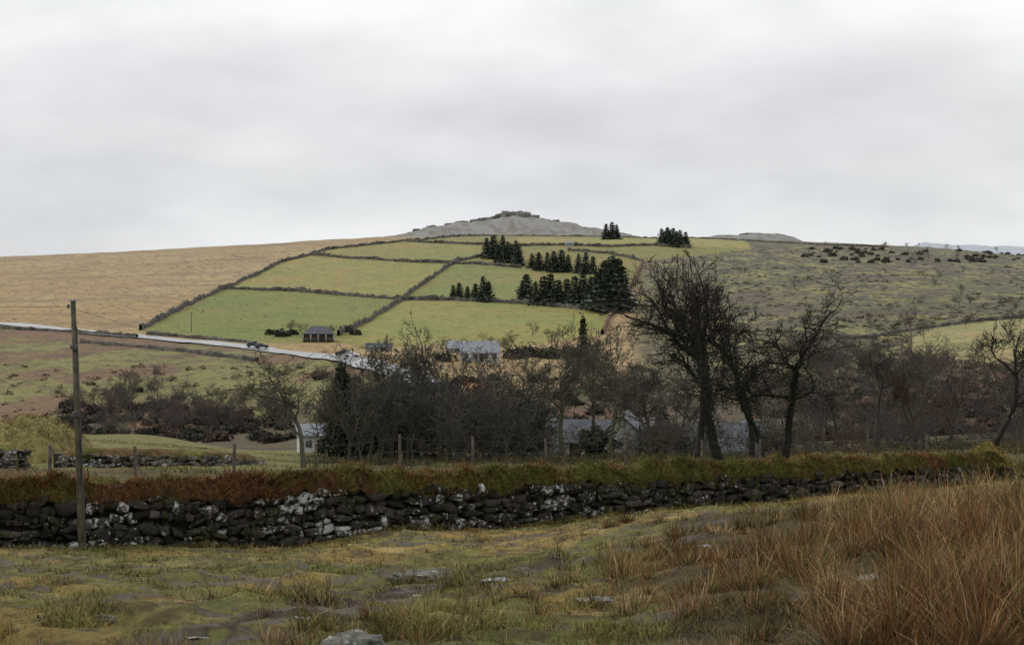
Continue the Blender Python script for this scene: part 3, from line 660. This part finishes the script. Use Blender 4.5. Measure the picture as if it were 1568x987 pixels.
baretree('bare_tree',1522,60,490,140,55,.14,(8,7,6,5),col=(.035,.03,.025),tcol=(.05,.04,.032),minr=.011,wig=.2,**K2)
baretree('bare_tree',1338,90,528,130,38,.14,(8,7,6,5),col=(.06,.055,.042),tcol=(.07,.06,.05),minr=.014,**K2)
baretree('bare_tree',1402,88,560,105,39,.11,(8,6,6,5),col=(.06,.045,.036),tcol=(.09,.055,.042),minr=.013,**K2)
baretree('bare_tree',1000,106,550,130,40,.15,(8,6,6,5),col=(.05,.05,.035),tcol=(.07,.06,.05),minr=.014,**K2)
baretree('bare_tree',795,108,540,130,41,.15,(8,6,6,5),900,4,.1,.5,col=(.05,.05,.035),tcol=(.07,.06,.05),minr=.014,**K2)
baretree('bare_tree',1040,100,585,110,56,.12,(8,6,6,4),col=(.06,.06,.04),tcol=(.08,.07,.055),minr=.013,**K2)
baretree('bare_tree',1455,100,575,100,57,.11,(8,6,6,4),col=(.055,.045,.036),tcol=(.08,.06,.05),minr=.013,**K2)
baretree('bare_tree',1285,104,580,100,58,.11,(8,6,6,4),col=(.055,.05,.04),tcol=(.08,.065,.052),minr=.013,**K2)

def leafy(name,px,D,top,Wpx,n,col,size=.28,shape='round'):
    g_=G(px,D); H_=topz(top,D)-g_[2]; W_=Wpx/F0*D/2
    V,F,C,info=tree(int(px),H_*.98,W_*2.0,.13,(7,6,4),minr=.016,col=(.06,.055,.042))
    nc=int(n/45); v=nrm(RNG.normal(0,1,(nc,3)))*(RNG.random((nc,1))**.4)
    if shape=='cone':
        z=RNG.random(nc)**1.3; rr_=(1-z)*RNG.random(nc)**.5; a=RNG.uniform(0,6.28,nc); cen=np.c_[np.cos(a)*rr_*W_,np.sin(a)*rr_*W_,(.08+.9*z)*H_]
    else: cen=np.c_[v[:,:2]*W_,(v[:,2]*.44+.48)*H_]
    q=np.repeat(cen,45,0)+RNG.normal(0,1,(nc*45,3))*np.array([W_,W_,H_*.5])*.11
    sh=RNG.uniform(.35,1.9,nc).repeat(45); kk=q[:,2]>0; q=q[kk]; sh=sh[kk]
    L=leafquads(q,RNG.uniform(.6,1.3,len(q))*size,np.array(col)*sh[:,None]*RNG.uniform(.7,1.3,len(q))[:,None])
    par=place(name,g_,V,F,C); mk('foliage',L[0],L[1],M_leaf,L[2],parent=par)
DG=(.028,.034,.020)
leafy('evergreen_tree',523,100,562,68,5500,DG,.24,'cone')
leafy('holly_tree',590,107,605,100,4200,(.034,.036,.026),.22)
leafy('holly_tree',548,98,612,85,3800,(.032,.036,.024),.22)
leafy('evergreen_tree',750,112,622,110,4200,(.036,.038,.028),.22)
leafy('beech_tree',722,150,568,65,2800,(.14,.06,.045),.26)
leafy('evergreen_tree',690,122,595,100,4200,(.036,.038,.028),.24)
leafy('holly_tree',640,99,608,110,4500,(.032,.034,.025),.22)
leafy('holly_tree',800,107,630,90,3200,(.034,.036,.026),.22)
leafy('holly_tree',915,98,650,70,2000,(.038,.04,.026),.2)
leafy('shrub',1003,100,660,46,1600,(.05,.055,.025),.18)
leafy('shrub',1045,100,664,50,1200,(.045,.048,.03),.18)
leafy('shrub',1185,102,655,60,1600,(.045,.045,.03),.18)
leafy('evergreen_tree',893,330,488,32,1800,DG,.6,'cone')

def conifer(seed,n=1100):
    g=np.random.default_rng(seed); z=g.random(n)**1.15; wh=.7+.3*np.sin(z*60+g.uniform(0,6)); rad=(.03+.2*(1-z)**.6*wh)*g.random(n)**.4; a=g.uniform(0,6.28,n)
    rad*=1+.35*np.sin(a*3+seed+z*4)
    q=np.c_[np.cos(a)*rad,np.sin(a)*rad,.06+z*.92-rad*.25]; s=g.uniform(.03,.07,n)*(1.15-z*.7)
    sh=(.5+1.0*(rad/.2))*g.uniform(.5,1.5,n)  # crown interior shade painted in: foliage darker towards the trunk
    return leafquads(q,s*1.5,np.array([.050,.062,.048])*sh[:,None])  # base green lifted to carry distance haze in the colour
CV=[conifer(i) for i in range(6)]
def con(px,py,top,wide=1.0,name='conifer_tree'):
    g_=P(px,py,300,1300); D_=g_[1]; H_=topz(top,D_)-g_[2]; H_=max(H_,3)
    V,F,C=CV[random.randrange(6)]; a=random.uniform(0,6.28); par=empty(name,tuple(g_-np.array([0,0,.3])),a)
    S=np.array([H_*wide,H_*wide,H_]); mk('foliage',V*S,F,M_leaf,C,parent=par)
    pts=np.array([[[0,0,0],[0,0,H_*.5],[0,0,H_*.93]]]); VV=[];FF=[];CC=[]; tube(VV,FF,CC,pts,np.array([[H_*.014,H_*.01,.03]]),6,np.array([.05,.04,.03]),0)
    mk('trunk',VV[0],FF[0],M_bark,CC[0],parent=par)
for a in [(745,393,362),(756,396,357),(770,392,358),(763,402,372),(783,402,371),(795,406,374),(790,398,366),(778,400,368),(815,410,386),(825,414,384),(838,414,384),(848,416,382),(860,416,380),(870,414,388),(886,418,386),(897,420,384),(908,419,390),(806,464,417),(800,458,428),(820,460,428),(832,466,420),(843,465,416),(855,468,426),(868,467,424),(880,470,420),(893,470,416),(905,473,420),(915,474,412),(694,456,434),(703,458,430),(716,459,436),(728,460,432),(740,462,420),(748,462,428),(928,470,396),(938,474,388),(946,474,392),(922,476,408),(952,468,404),(934,478,400)]:
    con(*a,wide=random.uniform(1.3,1.9))
for a in [(928,366,341),(937,366,338),(944,366,342),(1013,374,348),(1022,376,346),(1031,377,347),(1041,377,350),(1050,378,353),(1018,376,352),(1036,378,352),(1026,377,350)]: con(*a,wide=1.6)

# ---------------------------------------------------------------- scrub masses
def bushvar(seed,n=90,s0=.22,s1=.5):
    g=np.random.default_rng(seed); v=nrm(g.normal(0,1,(n,3)))*g.random((n,1))**.35; v[:,2]=np.abs(v[:,2])*.8; v*=(.8+.4*g.random((n,1)))
    v*=(1+.7*(fbm(v[:,0]*1.5+seed,v[:,1]*1.5,5)-.5))[:,None]
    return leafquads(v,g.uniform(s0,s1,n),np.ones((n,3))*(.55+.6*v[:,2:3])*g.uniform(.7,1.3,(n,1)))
BV=[bushvar(i,150) for i in range(8)]
BN=[bushvar(i+40,420,.06,.16) for i in range(6)]
BVs=[bushvar(i+20,36) for i in range(6)]
def mass(name,items,variants,mat):
    Vs=[];Fs=[];Cs=[];off=0
    for (p,sx,sz,col) in items:
        V,F,C=variants[RNG.integers(len(variants))]; a=RNG.uniform(0,6.28); ca,sa=math.cos(a),math.sin(a)
        W=np.c_[(V[:,0]*ca-V[:,1]*sa)*sx,(V[:,0]*sa+V[:,1]*ca)*sx,V[:,2]*sz]+p
        Vs.append(W);Fs.append(F+off);Cs.append(C*np.array(col)); off+=len(V)
    mk(name,np.concatenate(Vs),np.concatenate(Fs),mat,np.concatenate(Cs))
def rp(x0,x1,y0,y1,lo=180,hi=1200): return P(RNG.uniform(x0,x1),RNG.uniform(y0,y1),lo,hi,200)
it=[]
for i in range(2200):
    p=rp(965,1640,380,600); s=RNG.uniform(.4,1.6)*(1.8 if RNG.random()<.08 else 1)
    if fbm(np.array([p[0]/30]),np.array([p[1]/30]),99)[0]<.42+RNG.normal(0,.06): continue
    if any(inpoly(np.array([p[0]]),np.array([p[1]]),FW[j][0])[0] for j in (0,7)): continue
    it.append((p,s*1.1,s*.7,random.choice([(.085,.085,.045),(.068,.065,.042),(.10,.08,.055),(.12,.115,.055)])))
for i in range(170):
    p=rp(0,620,560,640); s=RNG.uniform(.4,1.5); it.append((p,s,s*.8,random.choice([(.08,.07,.04),(.13,.07,.05),(.11,.10,.05)])))
for i in range(260):
    p=rp(-20,460,392,500,450); s=RNG.uniform(.2,.6); it.append((p,s,s,random.choice([(.19,.14,.085),(.14,.10,.06)])))
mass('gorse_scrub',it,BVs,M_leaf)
it=[]
for i in range(90):
    p=P(RNG.uniform(1230,1650),376+RNG.uniform(4,26),500,1200,220); s=RNG.uniform(1.2,3); it.append((p,s,s,(.085,.08,.068)))
mass('hilltop_bushes',it,BV,M_leaf)
SVs=[]
for i in range(5):
    V,F,C,_=tree(100+i,1.0,.95,.016,(8,6,5),lf=(.3,1.0,.6,.6,.6),minr=.0042,wig=.2,col=(1,1,1),ang=.75,tmin=.1); SVs.append((V,F,C))
it=[]
def addt(n,x0,x1,y0,y1,h0,h1,cols,lo=180):
    for i in range(n):
        p=rp(x0,x1,y0,y1,lo); h_=RNG.uniform(h0,h1); it.append((p,h_*RNG.uniform(.8,1.2),h_,random.choice(cols)))
BR=[(.105,.088,.078),(.09,.077,.064),(.115,.083,.072),(.092,.087,.064)]
addt(75,110,440,615,672,3.5,7,BR,230); addt(10,150,270,590,620,4,6,BR); addt(110,1190,1640,550,680,4,8.5,BR,170); addt(14,1230,1560,450,520,3,6,BR,300)
addt(40,480,1000,560,680,5,9,[(.08,.075,.06),(.09,.08,.065),(.095,.075,.06)],170); addt(20,560,1000,515,560,4,7,[(.085,.085,.065)],300)
addt(8,400,545,500,520,3,5,[(.06,.07,.045)],350); addt(16,1000,1250,580,690,4,8,BR,140)
addt(24,1230,1600,376,400,3,6,[(.09,.08,.075)],600); addt(110,980,1600,395,560,2,4.5,BR,300)
mass('valley_scrub_trees',it,SVs,M_bark)
it=[]
for i in range(70):
    px_=RNG.uniform(498,835); D_=RNG.uniform(86,135); g_=G(px_,D_); tp=RNG.uniform(575,640); h_=max(topz(tp,D_)-g_[2],2); it.append((g_,h_*RNG.uniform(.7,1.0),h_,random.choice([(.06,.058,.046),(.075,.068,.052),(.05,.05,.04)])))
for i in range(30):
    px_=RNG.uniform(820,1240); D_=RNG.uniform(84,104); g_=G(px_,D_); tp=RNG.uniform(630,665); h_=max(topz(tp,D_)-g_[2],1.2); it.append((g_,h_*RNG.uniform(.8,1.2),h_,random.choice([(.08,.07,.05),(.075,.068,.052)])))
for i in range(60):
    px_=RNG.uniform(1200,1650); D_=RNG.uniform(80,150); g_=G(px_,D_); tp=RNG.uniform(610,665); h_=max(topz(tp,D_)-g_[2],1.2); it.append((g_,h_*RNG.uniform(.8,1.2),h_,random.choice([(.085,.07,.06),(.075,.065,.055),(.10,.068,.055)])))
mass('thicket',it,SVs,M_bark)
it=[]
for i in range(140):
    p=rp(100,450,625,680,230); s=RNG.uniform(1,2.4); it.append((p,s,s,random.choice([(.075,.063,.057),(.06,.06,.045),(.095,.068,.055)])))
for i in range(120):
    p=rp(1190,1640,580,690,160); s=RNG.uniform(.8,2.2); it.append((p,s,s*.9,random.choice([(.08,.066,.055),(.06,.06,.045),(.11,.072,.052)])))
for i in range(140):
    p=rp(490,1010,580,690,150); s=RNG.uniform(1,2.4); it.append((p,s,s,random.choice([(.045,.045,.035),(.06,.055,.04)])))
for px_,py_,s in [(415,512,3),(432,515,4),(448,512,3),(530,508,3.5),(545,512,3),(240,625,3),(212,600,2),(270,612,2),(1262,560,6),(1405,555,3),(790,548,5),(815,545,5),(840,548,5),(680,552,4),(870,545,5)]:
    it.append((P(px_,py_,220),s*.8,s*.8,(.05,.055,.038)))
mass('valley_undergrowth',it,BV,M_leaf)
it=[]
for i in range(160):
    px_=RNG.uniform(1195,1640); D_=RNG.uniform(75,150); s=RNG.uniform(.3,.9); it.append((G(px_,D_)-np.array([0,0,.1]),s*1.3,s,random.choice([(.07,.058,.042),(.06,.06,.038),(.085,.075,.045),(.09,.06,.042)])))
for i in range(110):
    px_=RNG.uniform(490,1200); D_=RNG.uniform(78,104); s=RNG.uniform(.3,.75); it.append((G(px_,D_)-np.array([0,0,.1]),s*1.3,s,random.choice([(.06,.055,.035),(.045,.05,.03),(.08,.068,.042)])))
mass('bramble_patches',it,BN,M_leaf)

# ---------------------------------------------------------------- buildings
def box(name,c,s,mat,parent,bev=0):
    x,y,z=c;a,b_,h=s[0]/2,s[1]/2,s[2]/2
    V=[(x+i*a,y+j*b_,z+k*h) for i in(-1,1) for j in(-1,1) for k in(-1,1)]
    F=np.array([(0,1,3,2),(4,6,7,5),(0,4,5,1),(2,3,7,6),(0,2,6,4),(1,5,7,3)])
    o=mk(name,V,F,mat,parent=parent)
    if bev: m=o.modifiers.new('b','BEVEL'); m.width=bev; m.segments=2
    return o
def house(name,loc,rz,w,d,hw,hr,wall,roof,wins=(),doors=(),chims=(),hip=0,base=1.5):
    par=empty(name,tuple(loc),rz); a,b_=w/2,d/2
    V=[(-a,-b_,-base),(a,-b_,-base),(a,b_,-base),(-a,b_,-base),(-a,-b_,hw),(a,-b_,hw),(a,b_,hw),(-a,b_,hw),(-a+hip,0,hw+hr),(a-hip,0,hw+hr)]
    me=bpy.data.meshes.new('walls'); me.from_pydata(V,[],[(0,1,5,4),(1,2,6,9,5),(2,3,7,6),(3,0,4,8,7)]); me.materials.append(wall)
    o=bpy.data.objects.new('walls',me); scene.collection.objects.link(o); o.parent=par
    e=.3; k=hr/b_; z0=hw-e*k+.05; zr=hw+hr+.05; t=.12
    A=[(-a-e,-b_-e,z0),(a+e,-b_-e,z0),(a+e-hip*1.0,0,zr),(-a-e+hip*1.0,0,zr),(a+e,b_+e,z0),(-a-e,b_+e,z0)]
    V=A+[(p[0],p[1],p[2]+t) for p in A]
    Fc=[(6,7,8,9),(9,8,10,11),(0,1,7,6),(4,5,11,10),(0,3,2,1),(3,5,4,2)]
    Fc+= [(1,2,8,7),(2,4,10,8),(0,6,9,3),(3,9,11,5)] 
    if hip: Fc+=[(7,10,8),(6,9,11)]
    me=bpy.data.meshes.new('roof'); me.from_pydata(V,[],Fc); me.materials.append(roof); o=bpy.data.objects.new('roof',me); scene.collection.objects.link(o); o.parent=par
    for i,(x,z,ww,hh) in enumerate(wins):
        box('window_frame_%d'%i,(x,-b_-.01,z),(ww+.16,.08,hh+.16),M_greywall if wall is M_white else M_white,par); box('window_pane_%d'%i,(x,-b_-.04,z),(ww,.06,hh),M_glass,par)
        box('glazing_bar_%d'%i,(x,-b_-.08,z),(.05,.03,hh),M_white,par)
    for i,(x,ww,hh) in enumerate(doors): box('door_%d'%i,(x,-b_-.02,hh/2),(ww,.1,hh),M_dark,par)
    for i,(x,hh,m) in enumerate(chims):
        box('chimney_%d'%i,(x,0,hw+hr+hh/2-.4),(.75,.6,hh+.8),m,par); box('chimney_cap_%d'%i,(x,0,hw+hr+hh+.05),(.9,.75,.1),M_greywall,par)
        box('chimney_pot_%d'%i,(x,0,hw+hr+hh+.26),(.2,.2,.32),M_pot,par,.06)
    return par
def sizeat(px,D): return px/F0*D
house('slate_roofed_cottage',((885-784)/F0*116,116,(493-700)/F0*116),-.12,sizeat(92,116),5.5,(700-672)/F0*116,(672-644)/F0*116,M_white,M_slate,[(-1.8,.9,.8,.9),(1.2,.9,.8,.9)],[(0,.9,1.4)],[(-2.2,.4,M_greywall)])
house('whitewashed_cottage',((957-784)/F0*112,112,(493-700)/F0*112),math.pi/2-.15,6.5,sizeat(48,112),(700-655)/F0*112,(655-634)/F0*112,M_white,M_slate,[],[],[(-2.9,.3,M_white)])
house('slate_roofed_barn',((1075-784)/F0*108,108,(493-704)/F0*108),.05,sizeat(180,108),5.5,(704-688)/F0*108,(688-650)/F0*108,M_greywall,M_slate,[(-2.5,.4,.7,.6),(2.5,.4,.7,.6)],[(0,1,1.0)],[(-4.1,.45,M_white),(4.0,.3,M_greywall)])
house('whitewashed_cottage',((1150-784)/F0*114,114,(493-700)/F0*114),math.pi/2+.1,5,sizeat(36,114),(700-668)/F0*114,(668-648)/F0*114,M_white,M_slate)
house('whitewashed_cottage',((836-784)/F0*110,110,(493-702)/F0*110),math.pi/2-.3,4,sizeat(30,110),(702-682)/F0*110,(682-657)/F0*110,M_white,M_slate)
house('white_outbuilding',((478-784)/F0*140,140,(493-690)/F0*140),.25,sizeat(42,140),3,(690-664)/F0*140,(664-650)/F0*140,M_white,M_slate2,[(-.5,.9,.5,.5)],[(.7,.7,1.3)])
g_=P(734,552,300); D_=g_[1]
house('white_farmhouse',g_,.08,sizeat(58,D_),7,sizeat(13,D_),sizeat(14,D_),M_white,M_slate2,[(-3.6,1.3,1.0,1.1),(-1.2,1.3,1.0,1.1),(1.5,1.3,1,1.1),(3.8,1.3,1,1.1)],[(.3,1,2)],[(-4.0,.8,M_white),(4.0,.8,M_white)])
g_=P(722,540,300); D_=g_[1]; house('slate_roofed_barn',g_+np.array([0,6,0]),-.1,sizeat(76,D_),7,sizeat(7,D_),sizeat(11,D_),M_greywall,M_slate2,[(-4,1,1,.8)],[(2,2,2)])
g_=P(580,536,300); D_=g_[1]; house('farm_outbuilding',g_,.1,sizeat(40,D_),6,sizeat(5,D_),sizeat(6,D_),M_greywall,M_slate,[(-2,.8,.8,.6)],[(1,1.2,1.0)])
g_=P(488,522,300,900); D_=g_[1]; bw=sizeat(46,D_)
par=house('open_fronted_barn',g_,.1,bw,7,sizeat(12,D_),sizeat(11,D_),M_dark,M_slate,hip=3)
for i in range(5): box('pillar_%d'%i,(-bw/2+bw*i/4,-3.62,1.2),(.45,.25,2.5),M_greywall,par)
for i in (0,1,3): box('bay_boarding_%d'%i,(-bw/2+bw*(i+.5)/4,-3.56,.6),(bw/4-.6,.1,1.2),M_wood,par)
g_=P(872,376,500,1200); house('field_hut',g_,.0,6,4,1.6,1.2,M_greywall,M_slate2,[(0,.9,.6,.5)])

# ---------------------------------------------------------------- cars
def car(px,py,mat,rz):
    g_=P(px,py,240,700); par=empty('parked_car',(g_[0],g_[1],g_[2]+.32),rz)
    prof=[(-2.1,.3),(-2.15,.75),(-2.0,1.0),(-1.55,1.45),(-.2,1.5),(.75,1.05),(1.9,.85),(2.1,.6),(2.1,.3)]
    n=len(prof); V=[(x,-.85+(0.12 if z>1.2 else 0),z) for x,z in prof]+[(x,.85-(0.12 if z>1.2 else 0),z) for x,z in prof]
    me=bpy.data.meshes.new('body'); me.from_pydata(V,[],[tuple(range(n)),tuple(range(2*n-1,n-1,-1))]+[(i,i+n,(i+1)%n+n,(i+1)%n) for i in range(n)]); me.materials.append(mat)
    o=bpy.data.objects.new('body',me); scene.collection.objects.link(o); o.parent=par; m=o.modifiers.new('b','BEVEL'); m.width=.06; m.segments=2
    for s in(-1,1):
        box('side_window_%d'%s,(-.6,s*.80,1.2),(1.7,.06,.34),M_glass,par)
        for x in(-1.3,1.3):
            VV=[];FF=[];CC=[]; tube(VV,FF,CC,np.array([[[x,s*.7,.33],[x,s*.9,.33]]]),np.array([[.33,.33]]),14,np.array([1,1,1]),0)
            k=14; V=np.concatenate([VV[0],[[x,s*.9,.33]]]); mk('wheel',V,[FF[0],np.array([(k+i,k+(i+1)%k,2*k) for i in range(k)])],M_tyre,parent=par)
    box('rear_window',(-1.83,0,1.2),(.06,1.3,.3),M_glass,par)
car(401,534,M_carD,.3); car(388,532,M_carD,.3); car(540,548,M_carW,-.2); car(525,545,M_carD,2.9)

# ---------------------------------------------------------------- poles, wires, fence
def rod(name,a,b,r0,r1,mat,par=None,ns=8):
    VV=[];FF=[];CC=[]; tube(VV,FF,CC,np.array([[a,(np.array(a)+np.array(b))/2,b]]),np.array([[r0,(r0+r1)/2,r1]]),ns,np.array([.1,.1,.1]),0)
    V=VV[0]; return mk(name,V,[FF[0],np.array([[2*ns+i for i in range(ns)]])],mat,parent=par)
def wirem(name,a,b,sag,r,par=None,n=24):
    t=np.linspace(0,1,n); q=np.array(a)*(1-t)[:,None]+np.array(b)*t[:,None]; q[:,2]-=sag*4*t*(1-t)
    VV=[];FF=[];CC=[]; tube(VV,FF,CC,q[None],np.full((1,n),r),4,np.array([.1,.1,.1]),0); return mk(name,VV[0],FF[0],M_wire,parent=par)
pb=P(126,838,20,27.2); Dp=pb[1]; pt=np.array([(112-784)/F0*Dp,Dp,topz(462,Dp)])
par=empty('utility_pole',(0,0,0)); rod('pole',pb-np.array([0,0,.4]),pt,.062,.048,M_post,par,12)
ax=pt-pb; 
rod('cap',pt,pt+np.array([0,0,.04]),.07,.05,M_wire,par); rod('cable_conduit',pb+np.array([.072,-.03,0]),pb+ax*.9+np.array([.062,-.03,0]),.014,.014,M_wire,par,6)
for f in (.55,.82): rod('bracket_%d'%int(f*100),pb+ax*f-np.array([0,.07,.05]),pb+ax*f+np.array([0,-.07,.05]),.072,.072,M_wire,par)
rod('insulator',pt+np.array([-.07,-.07,-.12]),pt+np.array([-.07,-.07,-.04]),.025,.025,M_wire,par)
p2=P(293,508,300,700); p2t=p2+np.array([0,0,7.0]); pr2=empty('utility_pole',(0,0,0)); rod('pole',p2-np.array([0,0,.4]),p2t,.14,.11,M_post,pr2); rod('crossarm',p2t+np.array([-.8,0,-.4]),p2t+np.array([.8,0,-.4]),.08,.08,M_post,pr2)
wirem('overhead_wire',pt+np.array([0,0,-.08]),np.array([-22,18,1.2]),.3,.005,par); wirem('overhead_wire',pt+np.array([0,0,-.12]),p2t,3,.006,par,60)
for a,b_ in ((1395,548),(935,548),(845,545)):
    q=P(a,b_,100,700); hh=9
    e=empty('utility_pole',(0,0,0)); rod('pole',q-np.array([0,0,.4]),q+np.array([0,0,hh*.8]),.16,.12,M_post,e); rod('crossarm',q+np.array([-.8,0,hh*.75]),q+np.array([.8,0,hh*.75]),.08,.08,M_post,e)
fp=[(-60,34,684),(75,35,680),(210,36,682),(357,37.5,678),(480,39,678),(615,40,664),(725,41.5,668),(840,43,670),(960,44.5,660),(1075,46,672),(1165,47,672),(1256,48,653),(1330,49,655),(1420,50,664),(1500,51,664),(1600,52,664)]
fe=empty('post_and_wire_fence',(0,0,0)); tops=[]
for i,(a,D_,tp) in enumerate(fp):
    q=G(a,D_); tz_=topz(tp,D_); ln=RNG.normal(0,.05,2); t_=np.array([q[0]+ln[0],q[1]+ln[1],tz_]); rod('post_%d'%i,q-np.array([0,0,.3]),t_,.05,.045,M_wood,fe,6); tops.append((q,t_))
for i in range(len(tops)-1):
    for f in (.95,.78,.6,.42): wirem('strand_%d_%d'%(i,int(f*100)),tops[i][0]*(1-f)+tops[i][1]*f,tops[i+1][0]*(1-f)+tops[i+1][1]*f,.03,.004,fe,4)

# ---------------------------------------------------------------- sky, sun, camera
w=bpy.data.worlds.new('World'); scene.world=w; w.use_nodes=True; nt=w.node_tree; nt.nodes.clear()
out=nt.nodes.new('ShaderNodeOutputWorld'); bg1=nt.nodes.new('ShaderNodeBackground'); bg2=nt.nodes.new('ShaderNodeBackground'); mx=nt.nodes.new('ShaderNodeMixShader')
sky=nt.nodes.new('ShaderNodeTexSky'); sky.sky_type='NISHITA'; sky.sun_disc=False; sky.sun_elevation=math.radians(42); sky.sun_rotation=math.radians(-60)
nt.links.new(sky.outputs[0],bg1.inputs[0]); bg1.inputs[1].default_value=.08
tc=nt.nodes.new('ShaderNodeTexCoord'); sep=nt.nodes.new('ShaderNodeSeparateXYZ'); nt.links.new(tc.outputs['Generated'],sep.inputs[0])
mp=nt.nodes.new('ShaderNodeMapping'); mp.inputs['Scale'].default_value=(2.0,2.0,6); mp.inputs['Rotation'].default_value=(0,.10,0); mp.inputs['Location'].default_value=(3.1,.4,1.7); nt.links.new(tc.outputs['Generated'],mp.inputs[0])
n1=noise(nt,1.7,7,.5,mp.outputs[0])
mp2=nt.nodes.new('ShaderNodeMapping'); mp2.inputs['Scale'].default_value=(3,3,6); mp2.inputs['Rotation'].default_value=(0,.45,0); nt.links.new(tc.outputs['Generated'],mp2.inputs[0])
n2=noise(nt,3.0,6,.5,mp2.outputs[0])
gr=ramp(nt,sep.outputs[2],[(0,(.82,.83,.845)),(.06,(.81,.82,.835)),(.10,(.745,.752,.768)),(.14,(.79,.79,.80)),(.20,(.93,.93,.93)),(1.0,(1.0,1.0,1.0))])
c1=mixc(nt,gr,ramp(nt,n1,[(.35,(.87,.875,.89)),(.65,(1.10,1.10,1.09))]),1.0,'MULTIPLY')
c1=mixc(nt,c1,ramp(nt,n2,[(.36,.955),(.66,1.06)]),1.0,'MULTIPLY')
nt.links.new(c1,bg2.inputs[0]); bg2.inputs[1].default_value=1.03
mx.inputs[0].default_value=.93; nt.links.new(bg1.outputs[0],mx.inputs[1]); nt.links.new(bg2.outputs[0],mx.inputs[2]); nt.links.new(mx.outputs[0],out.inputs[0])
sl=bpy.data.lights.new('sun','SUN'); sl.energy=1.0; sl.angle=math.radians(18); sl.color=(1,.96,.9); so=bpy.data.objects.new('sun',sl); scene.collection.objects.link(so)
e,r_=math.radians(42),math.radians(-60); dv=Vector((math.sin(r_)*math.cos(e),math.cos(r_)*math.cos(e),math.sin(e))); so.rotation_euler=dv.to_track_quat('Z','Y').to_euler()
cam=bpy.data.cameras.new('camera'); co=bpy.data.objects.new('camera',cam); scene.collection.objects.link(co); co.location=(0,0,0); co.rotation_euler=(math.radians(90),0,0)
cam.sensor_width=36; cam.lens=36*F0/1568; cam.clip_end=20000; cam.clip_start=.1; scene.camera=co
scene.view_settings.view_transform='Standard'; scene.view_settings.look='None'; scene.view_settings.exposure=0
